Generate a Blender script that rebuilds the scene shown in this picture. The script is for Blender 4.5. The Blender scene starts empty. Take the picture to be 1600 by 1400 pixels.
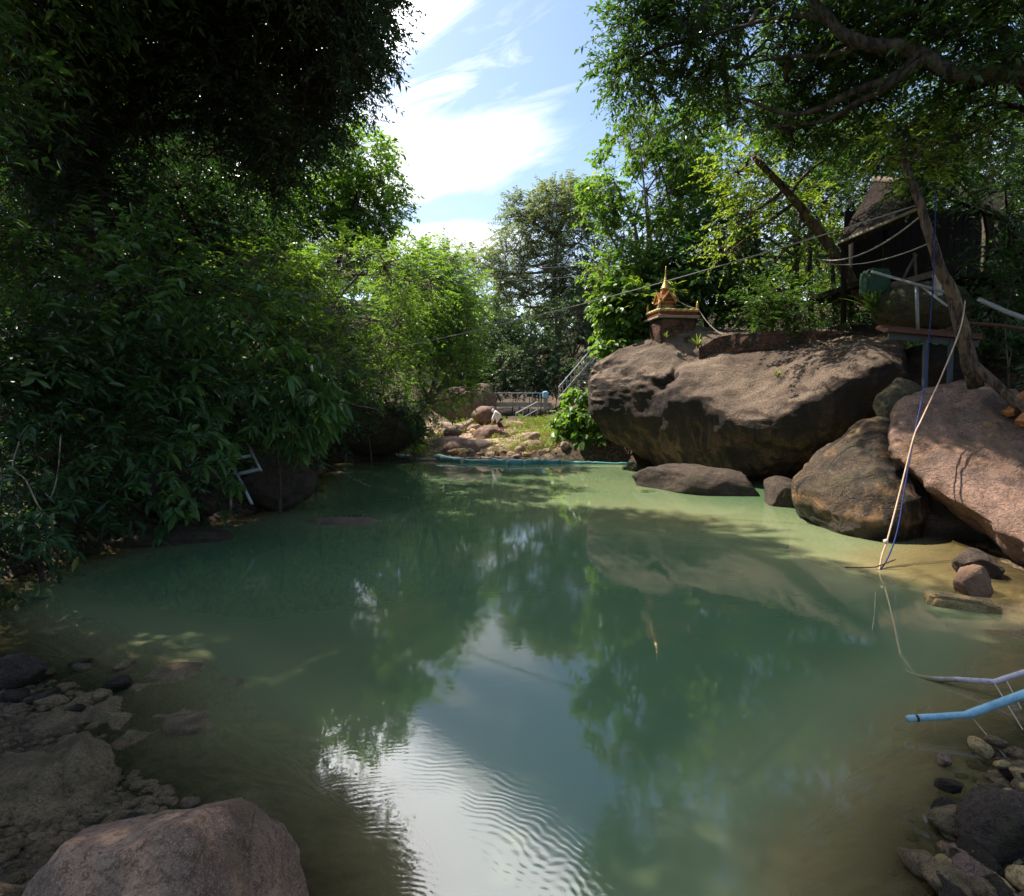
import bpy, bmesh, math, random
import numpy as np
from mathutils import Vector, Matrix

SC = bpy.context.scene
COL = SC.collection
rnd = random.Random(7)

# ------------------------------------------------------------------ camera, sky, sun, exposure
CAM_H = 2.2
PITCH = math.radians(4.7)
FPX = 850.0
cam_d = bpy.data.cameras.new('camera')
cam_d.sensor_width = 36.0
cam_d.lens = FPX / 1600 * 36.0
cam_d.clip_start = 0.05
cam_d.clip_end = 3000
cam = bpy.data.objects.new('camera', cam_d)
COL.objects.link(cam)
cam.location = (0, 0, CAM_H)
cam.rotation_euler = (math.pi / 2 - PITCH, 0, 0)
SC.camera = cam

SUN_EL = math.radians(56)
SUN_AZ = math.radians(-55)            # from +Y, negative = to the west side (-X)
SUN_DIR = Vector((math.sin(SUN_AZ) * math.cos(SUN_EL), math.cos(SUN_AZ) * math.cos(SUN_EL), math.sin(SUN_EL)))
sun_d = bpy.data.lights.new('sun', 'SUN')
sun_d.energy = 4.5
sun_d.angle = math.radians(0.55)
sun_d.color = (1.0, 0.93, 0.82)
sun = bpy.data.objects.new('sun', sun_d)
COL.objects.link(sun)
sun.location = (-20, 20, 30)
sun.rotation_euler = SUN_DIR.to_track_quat('Z', 'Y').to_euler()

world = bpy.data.worlds.new('World')
SC.world = world
world.use_nodes = True
def build_world():
    t = world.node_tree
    n, l = t.nodes, t.links
    n.clear()
    out = n.new('ShaderNodeOutputWorld')
    bg = n.new('ShaderNodeBackground'); bg.inputs['Strength'].default_value = 0.15
    sky = n.new('ShaderNodeTexSky'); sky.sky_type = 'NISHITA'; sky.sun_disc = False
    sky.sun_elevation = SUN_EL; sky.sun_rotation = SUN_AZ
    sky.air_density = 1.0; sky.dust_density = 0.6; sky.ozone_density = 1.5
    tc = n.new('ShaderNodeTexCoord')
    sep = n.new('ShaderNodeSeparateXYZ'); l.new(tc.outputs['Generated'], sep.inputs[0])
    def M(op, a, b=None, c=None):
        m = n.new('ShaderNodeMath'); m.operation = op
        for i, v in enumerate((a, b, c)):
            if v is None: continue
            if isinstance(v, (int, float)): m.inputs[i].default_value = v
            else: l.new(v, m.inputs[i])
        return m.outputs[0]
    def SS(v, a, b):
        m = n.new('ShaderNodeMapRange'); m.interpolation_type = 'SMOOTHSTEP'
        l.new(v, m.inputs['Value']); m.inputs['From Min'].default_value = a; m.inputs['From Max'].default_value = b
        return m.outputs[0]
    X, Y, Z = sep.outputs
    yc = M('MAXIMUM', Y, 0.12)
    u = M('DIVIDE', X, yc); v = M('DIVIDE', Z, yc)
    comb = n.new('ShaderNodeCombineXYZ'); l.new(u, comb.inputs[0]); l.new(v, comb.inputs[1])
    # sheared so that the wisps run up to the right
    u2 = M('MULTIPLY_ADD', v, 0.55, u); v2 = M('MULTIPLY_ADD', u, -0.42, v)
    cs = n.new('ShaderNodeCombineXYZ'); l.new(M('MULTIPLY', u2, 2.2), cs.inputs[0]); l.new(M('MULTIPLY', v2, 8.5), cs.inputs[1])
    nz = n.new('ShaderNodeTexNoise'); nz.inputs['Scale'].default_value = 1.6; nz.inputs['Detail'].default_value = 9; nz.inputs['Roughness'].default_value = 0.62
    nz.inputs['Distortion'].default_value = 0.7
    l.new(cs.outputs[0], nz.inputs['Vector'])
    nz2 = n.new('ShaderNodeTexNoise'); nz2.inputs['Scale'].default_value = 5.0; nz2.inputs['Detail'].default_value = 7
    l.new(comb.outputs[0], nz2.inputs['Vector'])
    w1 = nz.outputs['Fac']; w2 = nz2.outputs['Fac']
    wob = M('ADD', M('MULTIPLY', M('SUBTRACT', w1, 0.5), 1.25), M('MULTIPLY', M('SUBTRACT', w2, 0.5), 0.6))
    def ell(cu, cv, ru, rv, shear, lo, hi):
        du = M('SUBTRACT', u, cu)
        dv = M('SUBTRACT', M('SUBTRACT', v, cv), M('MULTIPLY', du, shear))
        r2 = M('SQRT', M('ADD', M('POWER', M('DIVIDE', du, ru), 2), M('POWER', M('DIVIDE', dv, rv), 2)))
        return SS(M('SUBTRACT', wob, r2), -hi, -lo)
    c1 = ell(-0.14, 0.430, 0.25, 0.080, 0.22, 0.2, 1.25)
    c1b = ell(-0.20, 0.38, 0.16, 0.07, 0.3, 0.3, 1.0)
    c2 = ell(-0.16, 0.285, 0.26, 0.042, 0.0, 0.3, 1.3)
    c3 = ell(-0.20, 0.72, 0.24, 0.055, 0.2, 0.2, 1.2)
    wisp = M('MULTIPLY', SS(w1, 0.44, 0.70), 0.62)
    lim = SS(M('SUBTRACT', M('MULTIPLY_ADD', u, -0.9, 0.75), M('ABSOLUTE', M('SUBTRACT', v, 0.56))), 0.45, 0.85)
    wisp = M('MULTIPLY', wisp, lim)
    hi_c = SS(M('ADD', M('SUBTRACT', v, M('MULTIPLY', u, 0.95)), M('MULTIPLY', wob, 0.10)), 0.73, 0.90)
    hi_c = M('MULTIPLY', hi_c, M('SUBTRACT', 1.0, SS(v, 1.15, 1.7)))
    hi_c = M('MULTIPLY', hi_c, SS(u, -0.95, -0.6))
    hi_c = M('MULTIPLY', hi_c, SS(Y, 0.1, 0.3))
    c = M('MAXIMUM', M('MAXIMUM', c1, c1b), M('MAXIMUM', c2, M('MAXIMUM', c3, wisp)))
    low = SS(M('ADD', v, M('MULTIPLY', u, -0.25)), 0.36, 0.12)
    c = M('MAXIMUM', c, M('MULTIPLY', low, 0.4))
    veil = SS(u, 0.30, -0.35)
    veil = M('MULTIPLY', veil, 0.14)
    c = M('MAXIMUM', c, veil)
    fr = SS(Y, 0.02, 0.2)
    c = M('MULTIPLY', c, fr)
    mix = n.new('ShaderNodeMix'); mix.data_type = 'RGBA'
    # lift the blue a little towards the hazy tropical tone
    tint = n.new('ShaderNodeMix'); tint.data_type = 'RGBA'; tint.blend_type = 'MULTIPLY'; tint.inputs[0].default_value = 1.0
    l.new(sky.outputs[0], tint.inputs[6]); tint.inputs[7].default_value = SKY_GAIN
    l.new(c, mix.inputs[0]); l.new(tint.outputs[2], mix.inputs[6]); mix.inputs[7].default_value = CLOUD_COL
    mx2 = n.new('ShaderNodeMix'); mx2.data_type = 'RGBA'
    l.new(M('MULTIPLY', hi_c, HI_AMT), mx2.inputs[0]); l.new(mix.outputs[2], mx2.inputs[6]); mx2.inputs[7].default_value = HI_COL
    l.new(mx2.outputs[2], bg.inputs['Color']); l.new(bg.outputs[0], out.inputs[0])
SKY_GAIN = (0.80, 0.78, 0.74, 1)
CLOUD_COL = (5.0, 5.15, 5.4, 1)
HI_COL = (24, 24, 24.4, 1)
HI_AMT = 0.8
build_world()

SC.view_settings.view_transform = 'Standard'
SC.view_settings.look = 'None'
SC.view_settings.exposure = 1.15
SC.view_settings.gamma = 1.0
SC.render.engine = 'CYCLES'
SC.cycles.use_denoising = True
SC.cycles.max_bounces = 7
SC.cycles.diffuse_bounces = 3
SC.cycles.glossy_bounces = 3
SC.cycles.transmission_bounces = 4
SC.cycles.transparent_max_bounces = 8
SC.cycles.caustics_reflective = False
SC.cycles.caustics_refractive = False
SC.cycles.sample_clamp_indirect = 6.0

# ------------------------------------------------------------------ helpers
_c, _s = math.cos(PITCH), math.sin(PITCH)
def at(px, py, Y):
    """point of the place on the vertical plane Y metres ahead, where the photograph shows (px, py)"""
    a = (px - 800) / FPX; b = (700 - py) / FPX
    dy = _c + b * _s; dz = -_s + b * _c
    k = Y / dy
    return np.array([a * k, Y, CAM_H + dz * k])
def onz(px, py, z=0.0):
    a = (px - 800) / FPX; b = (700 - py) / FPX
    dy = _c + b * _s; dz = -_s + b * _c
    k = (z - CAM_H) / dz
    return np.array([a * k, dy * k, z])

def _hash(ix, iy, iz, seed):
    h = (ix.astype(np.uint32) * np.uint32(374761393) + iy.astype(np.uint32) * np.uint32(668265263)
         + iz.astype(np.uint32) * np.uint32(2147483647) + np.uint32((seed * 1274126177) & 0xffffffff))
    h = (h ^ (h >> np.uint32(13))) * np.uint32(1274126177)
    h = (h ^ (h >> np.uint32(16))) * np.uint32(2246822519)
    h = h ^ (h >> np.uint32(15))
    return h.astype(np.float64) / 4294967295.0
def vnoise(P, seed=0):
    P = np.asarray(P, float)
    I = np.floor(P).astype(np.int64); f = P - I
    f = f * f * f * (f * (f * 6 - 15) + 10)
    r = 0
    for dx in (0, 1):
        wx = f[:, 0] if dx else 1 - f[:, 0]
        for dy in (0, 1):
            wy = f[:, 1] if dy else 1 - f[:, 1]
            for dz in (0, 1):
                wz = f[:, 2] if dz else 1 - f[:, 2]
                r = r + wx * wy * wz * _hash(I[:, 0] + dx, I[:, 1] + dy, I[:, 2] + dz, seed)
    return r * 2 - 1
def fbm(P, octaves=4, seed=0, gain=0.5, lac=2.03):
    P = np.asarray(P, float); a = 1.0; s = 0; t = 0
    for o in range(octaves):
        s = s + a * vnoise(P, seed + o * 17); t += a
        P = P * lac + 3.7; a *= gain
    return s / t
def ridged(P, octaves=3, seed=0):
    P = np.asarray(P, float); a = 1.0; s = 0; t = 0
    for o in range(octaves):
        s = s + a * (1 - np.abs(vnoise(P, seed + o * 13)) * 2); t += a
        P = P * 2.1 + 1.3; a *= 0.5
    return s / t
def unit(v):
    v = np.asarray(v, float)
    return v / np.maximum(np.linalg.norm(v, axis=-1, keepdims=True), 1e-9)
def sstep(x, a, b):
    t = np.clip((x - a) / (b - a), 0, 1); return t * t * (3 - 2 * t)

class MB:
    """collects vertices and faces, becomes ONE mesh object"""
    def __init__(s): s.V = []; s.F = []; s.n = 0; s.tone = []
    def add(s, V, *Fs, tone=None):
        V = np.asarray(V, float).reshape(-1, 3)
        for F in Fs:
            F = np.asarray(F, np.int64)
            if F.size: s.F.append(F + s.n)
        s.V.append(V); s.n += len(V)
        s.tone.append(np.full(len(V), 0.5) if tone is None else np.broadcast_to(np.asarray(tone, float), (len(V),)))
        return s
    def box(s, c, size, rot=None):
        x, y, z = [d / 2 for d in size]
        V = np.array([[-x,-y,-z],[x,-y,-z],[x,y,-z],[-x,y,-z],[-x,-y,z],[x,-y,z],[x,y,z],[-x,y,z]], float)
        if rot is not None: V = V @ np.array(Matrix(rot).to_3x3()).T
        return s.add(V + np.asarray(c), np.array([[0,3,2,1],[4,5,6,7],[0,1,5,4],[1,2,6,5],[2,3,7,6],[3,0,4,7]]))
    def beam(s, a, b, w, h, up=(0, 0, 1)):
        a = np.asarray(a, float); b = np.asarray(b, float)
        d = unit(b - a); sx = np.cross(d, up); sx = sx / max(np.linalg.norm(sx), 1e-6); uz = np.cross(sx, d)
        V = []
        for p in (a, b):
            for q, r in ((-1, -1), (1, -1), (1, 1), (-1, 1)): V.append(p + sx * q * w / 2 + uz * r * h / 2)
        return s.add(V, np.array([[0,1,2,3],[7,6,5,4],[0,4,5,1],[1,5,6,2],[2,6,7,3],[3,7,4,0]]))
    def tube(s, path, r, k=8, cap=True, wob=0, seed=0):
        path = np.asarray(path, float); n = len(path)
        r = np.broadcast_to(np.asarray(r, float), (n,))
        T = np.gradient(path, axis=0); T = unit(T)
        ref = np.array([0, 0, 1.0]) if abs(T[0, 2]) < 0.9 else np.array([1.0, 0, 0])
        U = []
        u = unit(np.cross(T[0], ref))
        for i in range(n):
            u = u - T[i] * (u @ T[i]); u = unit(u); U.append(u)
        U = np.array(U); W = np.cross(T, U)
        a = np.arange(k) * 2 * math.pi / k
        R = (path[:, None] + r[:, None, None] * (U[:, None] * np.cos(a)[None, :, None] + W[:, None] * np.sin(a)[None, :, None]))
        V = R.reshape(-1, 3)
        if wob:
            cc = np.repeat(path, k, axis=0)
            V = cc + (V - cc) * (1 + wob * fbm(V * (1.2 / max(r.mean(), .02)) * .35, 3, seed))[:, None]
        i = np.arange(n - 1)[:, None] * k; j = np.arange(k)[None]
        j2 = (j + 1) % k
        F = np.stack([i + j, i + j2, i + k + j2, i + k + j], -1).reshape(-1, 4)
        s.add(V, F)
        if cap:
            b0 = s.n - n * k
            s.F.append(np.array([list(range(b0 + k - 1, b0 - 1, -1))]))
            s.F.append(np.array([list(range(s.n - k, s.n))]))
        return s
    def sticks(s, A, B, ra, rb, k=3):
        A = np.asarray(A, float); B = np.asarray(B, float); n = len(A)
        if n == 0: return s
        d = unit(B - A); u = unit(np.cross(d, np.array([0.31, 0.17, 0.93]))); w = np.cross(d, u)
        a = np.arange(k) * 2 * math.pi / k
        ring = u[:, None] * np.cos(a)[None, :, None] + w[:, None] * np.sin(a)[None, :, None]
        ra = np.broadcast_to(np.asarray(ra, float), (n,)); rb = np.broadcast_to(np.asarray(rb, float), (n,))
        V = np.concatenate([A[:, None] + ring * ra[:, None, None], B[:, None] + ring * rb[:, None, None]], 1).reshape(-1, 3)
        o = np.arange(n)[:, None, None] * 2 * k
        j = np.arange(k); j2 = (j + 1) % k
        F = (o + np.stack([j, j2, k + j2, k + j], -1)[None]).reshape(-1, 4)
        return s.add(V, F)
    def lathe(s, prof, c, k=16, rot=None, sq=False):
        a = np.arange(k) * 2 * math.pi / k + (math.pi / k if sq else 0)
        V = np.array([[r * math.cos(t), r * math.sin(t), z] for r, z in prof for t in a])
        if rot is not None: V = V @ np.array(Matrix(rot).to_3x3()).T
        n = len(prof); i = np.arange(n - 1)[:, None] * k; j = np.arange(k)[None]; j2 = (j + 1) % k
        F = np.stack([i + j, i + j2, i + k + j2, i + k + j], -1).reshape(-1, 4)
        s.add(V + np.asarray(c), F)
        b0 = s.n - n * k
        s.F.append(np.array([list(range(b0 + k - 1, b0 - 1, -1))])); s.F.append(np.array([list(range(s.n - k, s.n))]))
        return s
    def build(s, name, m, parent=None, smooth=False, tone=False):
        me = bpy.data.meshes.new(name)
        V = np.concatenate(s.V) if s.V else np.zeros((0, 3))
        org = np.zeros(3)
        if parent is not None: org = np.array(parent.matrix_world.translation) if False else np.array(parent.location)
        me.vertices.add(len(V)); me.vertices.foreach_set('co', (V - org).astype(np.float32).ravel())
        tot = np.concatenate([np.full(len(F), F.shape[1]) for F in s.F]); idx = np.concatenate([F.ravel() for F in s.F])
        me.loops.add(len(idx)); me.loops.foreach_set('vertex_index', idx.astype(np.int32))
        me.polygons.add(len(tot))
        st = np.concatenate([[0], np.cumsum(tot)[:-1]])
        me.polygons.foreach_set('loop_start', st.astype(np.int32))
        me.update(calc_edges=True)
        me.polygons.foreach_set('use_smooth', np.full(len(tot), smooth))
        if tone:
            at_ = me.attributes.new('tone', 'FLOAT', 'POINT')
            at_.data.foreach_set('value', np.concatenate(s.tone).astype(np.float32))
        me.materials.append(m)
        o = bpy.data.objects.new(name, me); COL.objects.link(o)
        if parent is not None: o.parent = parent
        return o
def thing(name, label, cat, loc=(0, 0, 0), group=None):
    o = bpy.data.objects.new(name, None); COL.objects.link(o)
    o.location = tuple(float(v) for v in loc); o.empty_display_size = 0.2
    o['label'] = label; o['category'] = cat
    if group: o['group'] = group
    return o
def sub(parent_obj):
    """parent for a sub-part: geometry given in world coordinates"""
    return parent_obj
def tag(o, label, cat, group=None):
    o['label'] = label; o['category'] = cat
    if group: o['group'] = group
    return o
def struct(o): o['kind'] = 'structure'; return o
def stuff(o, label=None, cat=None):
    o['kind'] = 'stuff'
    if label: o['label'] = label; o['category'] = cat
    return o
def subpart(mb, name, m, part, smooth=False, tone=False):
    """mesh under a part whose own origin sits at its thing's origin"""
    class _P: pass
    root = part.parent
    o = mb.build(name, m, root, smooth, tone)
    o.parent = part
    return o
def catmull(pts, n):
    P = np.asarray(pts, float); m = len(P)
    Q = np.vstack([2 * P[0] - P[1], P, 2 * P[-1] - P[-2]])
    t = np.linspace(0, m - 1 - 1e-9, n); i = t.astype(int); f = (t - i)[:, None]
    a, b, c, d = Q[i], Q[i + 1], Q[i + 2], Q[i + 3]
    return 0.5 * ((2 * b) + (-a + c) * f + (2 * a - 5 * b + 4 * c - d) * f * f + (-a + 3 * b - 3 * c + d) * f ** 3)
def catmull_closed(P, n):
    P = np.asarray(P, float); m = len(P)
    t = np.arange(n) * m / n; i = t.astype(int); f = (t - i).reshape((-1,) + (1,) * (P.ndim - 1))
    a, b, c, d = P[(i - 1) % m], P[i % m], P[(i + 1) % m], P[(i + 2) % m]
    return 0.5 * ((2 * b) + (-a + c) * f + (2 * a - 5 * b + 4 * c - d) * f * f + (-a + 3 * b - 3 * c + d) * f ** 3)

# ------------------------------------------------------------------ materials
class NT:
    def __init__(s, name):
        s.m = bpy.data.materials.new(name); s.m.use_nodes = True
        s.t = s.m.node_tree; s.n = s.t.nodes; s.l = s.t.links
        s.n.clear()
        s.out = s.n.new('ShaderNodeOutputMaterial')
    def put(s, node, key, v):
        if v is None: return
        if isinstance(v, (int, float)): node.inputs[key].default_value = v
        elif isinstance(v, tuple): node.inputs[key].default_value = v if len(v) != 3 or node.inputs[key].type == 'VECTOR' else (*v, 1)
        else: s.l.new(v, node.inputs[key])
    def math(s, op, a, b=None, c=None):
        m = s.n.new('ShaderNodeMath'); m.operation = op
        for i, v in enumerate((a, b, c)): s.put(m, i, v)
        return m.outputs[0]
    def ss(s, v, a, b, lo=0.0, hi=1.0):
        m = s.n.new('ShaderNodeMapRange'); m.interpolation_type = 'SMOOTHSTEP'
        s.put(m, 'Value', v); s.put(m, 'From Min', a); s.put(m, 'From Max', b); s.put(m, 'To Min', lo); s.put(m, 'To Max', hi)
        return m.outputs[0]
    def coord(s, which='Object', scale=None):
        c = s.n.new('ShaderNodeTexCoord'); o = c.outputs[which]
        if which == 'World':
            o = None
        if scale is not None:
            mp = s.n.new('ShaderNodeMapping'); s.l.new(o, mp.inputs[0]); mp.inputs['Scale'].default_value = scale
            o = mp.outputs[0]
        return o
    def pos(s, scale=None):
        g = s.n.new('ShaderNodeNewGeometry'); o = g.outputs['Position']
        if scale is not None:
            mp = s.n.new('ShaderNodeMapping'); s.l.new(o, mp.inputs[0]); mp.inputs['Scale'].default_value = scale
            o = mp.outputs[0]
        return o
    def noise(s, vec, scale, detail=5, rough=0.55, dist=0.0, out='Fac'):
        t = s.n.new('ShaderNodeTexNoise'); s.put(t, 'Vector', vec); s.put(t, 'Scale', scale); s.put(t, 'Detail', detail)
        s.put(t, 'Roughness', rough); s.put(t, 'Distortion', dist)
        return t.outputs[out]
    def voronoi(s, vec, scale, feature='F1', out='Distance'):
        t = s.n.new('ShaderNodeTexVoronoi'); t.feature = feature; s.put(t, 'Vector', vec); s.put(t, 'Scale', scale)
        return t.outputs[out]
    def mix(s, f, a, b, blend='MIX'):
        m = s.n.new('ShaderNodeMix'); m.data_type = 'RGBA'; m.blend_type = blend
        s.put(m, 0, f); s.put(m, 6, a); s.put(m, 7, b)
        return m.outputs[2]
    def attr(s, name):
        a = s.n.new('ShaderNodeAttribute'); a.attribute_name = name; return a.outputs['Fac']
    def bump(s, h, strength, dist, normal=None):
        b = s.n.new('ShaderNodeBump'); s.put(b, 'Height', h); s.put(b, 'Strength', strength); s.put(b, 'Distance', dist)
        if normal is not None: s.l.new(normal, b.inputs['Normal'])
        return b.outputs[0]
    def bsdf(s, col, rough=0.6, spec=0.4, metal=0.0, normal=None):
        p = s.n.new('ShaderNodeBsdfPrincipled')
        s.put(p, 'Base Color', col); s.put(p, 'Roughness', rough); s.put(p, 'Specular IOR Level', spec); s.put(p, 'Metallic', metal)
        if normal is not None: s.l.new(normal, p.inputs['Normal'])
        return p.outputs[0]
    def done(s, sh): s.l.new(sh, s.out.inputs[0]); return s.m

def mat_plain(name, col, rough=0.6, spec=0.3, metal=0.0, vary=0.35, scale=6.0, bump=0.01):
    t = NT(name); p = t.pos()
    n1 = t.noise(p, scale, 6, 0.6); n2 = t.noise(p, scale * 7, 4, 0.6)
    f = t.ss(t.math('MULTIPLY_ADD', n2, 0.4, t.math('MULTIPLY', n1, 0.7)), 0.3, 0.8)
    dk = tuple(c * (1 - vary) for c in col); lt = tuple(min(1, c * (1 + vary * .6)) for c in col)
    return t.done(t.bsdf(t.mix(f, dk, lt), t.ss(n1, .2, .8, rough * .8, min(1, rough * 1.2)), spec, metal,
                         t.bump(n2, 0.6, bump)))

def mat_rock(name, light, mid, dark, streak=0.0, darkband=None, moss=0.0, ochre=None, scale=1.0, lich=0.4, wet=None, tops=None):
    """weathered sandstone: patches, grain, lichen, run-off streaks; darkband=(z0,z1) height range of black weathering"""
    t = NT(name); p = t.pos()
    big = t.noise(p, 0.55 * scale, 6, 0.6, 0.5); md = t.noise(p, 2.3 * scale, 7, 0.65, 0.3); fine = t.noise(p, 26 * scale, 6, 0.7); gr = t.noise(p, 120 * scale, 3, 0.7)
    c = t.mix(t.ss(md, 0.34, 0.66), mid, light)
    c = t.mix(t.math('MULTIPLY', t.ss(big, 0.46, 0.62), 0.75), c, dark)
    c = t.mix(t.math('MULTIPLY', t.ss(fine, 0.47, 0.60), 0.75), c, tuple(x * 0.40 for x in mid))
    c = t.mix(t.math('MULTIPLY', t.ss(gr, 0.50, 0.62), 0.5), c, tuple(min(1, x * 1.45) for x in light))
    pit = t.voronoi(p, 19 * scale); c = t.mix(t.math('MULTIPLY', t.ss(pit, 0.20, 0.08), t.ss(md, .48, .6)), c, tuple(x * .3 for x in mid))
    if ochre:
        o = t.noise(p, 1.1 * scale, 4, 0.6, 1.0)
        c = t.mix(t.math('MULTIPLY', t.ss(o, 0.52, 0.66), 0.8), c, ochre)
    if streak:
        sp = t.pos((3.2, 3.2, 0.42)); s1 = t.noise(sp, 1.0, 7, 0.6, 0.6)
        sep = t.n.new('ShaderNodeSeparateXYZ'); t.l.new(p, sep.inputs[0])
        band = 1.0
        if darkband:
            edge = t.math('MULTIPLY_ADD', t.noise(t.pos((2.4, 2.4, .5)), 1.0, 5, .6, .8), darkband[2], sep.outputs[2])
            band = t.ss(edge, darkband[0] + darkband[2] * .5, darkband[1] + darkband[2] * .5)
            c = t.mix(t.math('MULTIPLY', band, darkband[3]), c, dark)
        c = t.mix(t.math('MULTIPLY', t.ss(s1, 0.47, 0.62), streak), c, dark)
    if lich:
        lv = t.noise(p, 7 * scale, 5, 0.7, 0.6)
        c = t.mix(t.math('MULTIPLY', t.ss(lv, 0.58, 0.70), lich), c, (0.27, 0.25, 0.21))
        sp_ = t.voronoi(p, 34 * scale); c = t.mix(t.math('MULTIPLY', t.ss(sp_, 0.16, 0.08), t.ss(lv, 0.5, 0.6)), c, (0.42, 0.40, 0.34))
    if moss:
        mv = t.noise(p, 1.7 * scale, 6, 0.65, 0.4)
        c = t.mix(t.math('MULTIPLY', t.ss(mv, 0.52, 0.64), moss), c, (0.075, 0.085, 0.022))
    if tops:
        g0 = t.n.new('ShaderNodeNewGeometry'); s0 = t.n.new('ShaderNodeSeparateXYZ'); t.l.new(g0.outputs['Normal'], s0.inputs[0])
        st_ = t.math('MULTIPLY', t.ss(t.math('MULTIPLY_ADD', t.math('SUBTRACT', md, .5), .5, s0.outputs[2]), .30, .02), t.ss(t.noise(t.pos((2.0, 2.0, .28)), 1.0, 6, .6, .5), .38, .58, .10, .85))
        c = t.mix(st_, c, dark)  # steep and overhanging faces go dark: shade put into the colour, broken by streaks
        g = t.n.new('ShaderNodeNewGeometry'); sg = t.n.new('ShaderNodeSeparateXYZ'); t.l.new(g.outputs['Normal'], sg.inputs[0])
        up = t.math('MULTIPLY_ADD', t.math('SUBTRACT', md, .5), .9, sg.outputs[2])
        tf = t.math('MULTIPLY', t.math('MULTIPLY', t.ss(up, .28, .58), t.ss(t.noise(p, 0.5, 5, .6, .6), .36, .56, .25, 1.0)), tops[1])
        c = t.mix(tf, c, t.mix(t.ss(fine, .4, .62), t.mix(t.ss(big, .4, .6), tops[0], tuple(x * .62 for x in tops[0])), tuple(x * .45 for x in tops[0])))  # up-facing tops painted paler, sunlight put into the colour
    if wet:
        sep = t.n.new('ShaderNodeSeparateXYZ'); t.l.new(p, sep.inputs[0])
        wl = t.math('MULTIPLY_ADD', t.noise(p, 2.0, 3), -0.16, sep.outputs[2])
        wf = t.ss(wl, wet, wet - 0.12)
        c = t.mix(t.math('MULTIPLY', wf, 0.75), c, tuple(x * 0.35 for x in mid))
        rough = t.math('SUBTRACT', 0.85, t.math('MULTIPLY', wf, 0.5))
    else: rough = t.ss(fine, .3, .7, .72, .95)
    crack = t.ss(t.math('ABSOLUTE', t.math('SUBTRACT', t.noise(t.pos((.7, .7, 1.6)), 1.15 * scale, 6, 0.6, 0.8), 0.5)), 0.0, 0.022)
    h = t.math('ADD', t.math('ADD', t.math('MULTIPLY', fine, 0.05), t.math('MULTIPLY', gr, 0.016)),
               t.math('ADD', t.math('MULTIPLY', md, 0.16), t.math('MULTIPLY', crack, 0.018)))
    c = t.mix(t.math('MULTIPLY', t.ss(crack, .5, .0), .22), c, tuple(x * .3 for x in mid))
    return t.done(t.bsdf(c, rough, 0.25, 0, t.bump(h, 0.9, 0.9)))

def mat_leaf(name, dark, light, trans, yellow=None, rough=0.38, spec=0.5, tmix=0.42):
    t = NT(name); tone = t.attr('tone'); p = t.pos()
    n = t.noise(p, 0.9, 3, 0.5)
    f = t.math('ADD', t.math('MULTIPLY', tone, 0.75), t.math('MULTIPLY', t.ss(n, 0.3, 0.7), 0.25))
    c = t.mix(t.ss(f, 0.15, 0.9), dark, light)
    tr = t.mix(t.ss(f, 0.1, 0.95), tuple(x * 0.65 for x in trans), trans)
    if yellow:
        yf = t.ss(tone, 0.90, 0.985)
        c = t.mix(yf, c, yellow); tr = t.mix(yf, tr, tuple(min(1, x * 1.8) for x in yellow))
    d = t.bsdf(c, rough, spec)
    tn = t.n.new('ShaderNodeBsdfTranslucent'); t.put(tn, 'Color', tr)
    mx = t.n.new('ShaderNodeMixShader'); mx.inputs[0].default_value = tmix
    t.l.new(d, mx.inputs[1]); t.l.new(tn.outputs[0], mx.inputs[2])
    return t.done(mx.outputs[0])

def mat_bark(name, light, dark, scale=1.0):
    t = NT(name); p = t.pos((1, 1, .25))
    a = t.noise(p, 14 * scale, 6, 0.65, 0.4); b = t.noise(t.pos(), 3 * scale, 4, .6)
    c = t.mix(t.ss(a, .42, .58), dark, light)
    e = t.noise(t.pos((1, 1, .4)), 5 * scale, 5, .7, .5)
    c = t.mix(t.math('MULTIPLY', t.ss(e, .52, .57), .55), c, tuple(min(1, x * 1.7) for x in light))
    c = t.mix(t.math('MULTIPLY', t.ss(b, .54, .62), .45), c, (0.085, 0.078, 0.062))
    return t.done(t.bsdf(c, 0.9, 0.15, 0, t.bump(a, .9, .03)))

M = {}
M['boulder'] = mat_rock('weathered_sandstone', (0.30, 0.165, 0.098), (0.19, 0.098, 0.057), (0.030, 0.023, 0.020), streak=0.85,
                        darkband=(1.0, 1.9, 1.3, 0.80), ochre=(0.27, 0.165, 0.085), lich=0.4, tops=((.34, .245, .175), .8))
M['slab'] = mat_rock('pink_sandstone', (0.34, 0.205, 0.148), (0.22, 0.130, 0.092), (0.055, 0.043, 0.038), streak=0.3, ochre=(0.30, 0.17, 0.10), lich=0.35)
M['ochre_rock'] = mat_rock('ochre_sandstone', (0.105, 0.070, 0.044), (0.052, 0.037, 0.026), (0.020, 0.018, 0.016), streak=0.6, ochre=(0.24, 0.135, 0.060), lich=0.3, moss=.2, wet=0.22)  # body darkened for algae and in place of missing shade
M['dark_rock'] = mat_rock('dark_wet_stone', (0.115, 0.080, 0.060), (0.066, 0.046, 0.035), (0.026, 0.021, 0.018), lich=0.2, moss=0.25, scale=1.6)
M['near_rock'] = mat_rock('coarse_brown_stone', (0.46, 0.30, 0.21), (0.33, 0.205, 0.145), (0.14, 0.095, 0.08), lich=0.12, scale=1.25, ochre=(.30, .19, .12))
M['pale_rock'] = mat_rock('dry_stream_stone', (0.46, 0.325, 0.225), (0.34, 0.225, 0.155), (0.16, 0.10, 0.075), lich=0.2, scale=1.5)
M['brown_rock'] = mat_rock('brown_stream_stone', (0.30, 0.19, 0.135), (0.20, 0.12, 0.09), (0.09, 0.058, 0.046), lich=0.2, scale=1.3)
M['moss_rock'] = mat_rock('mossy_stone', (0.13, 0.108, 0.06), (0.065, 0.055, 0.033), (0.04, 0.036, 0.026), moss=0.7, lich=0.4, scale=1.6)
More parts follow.
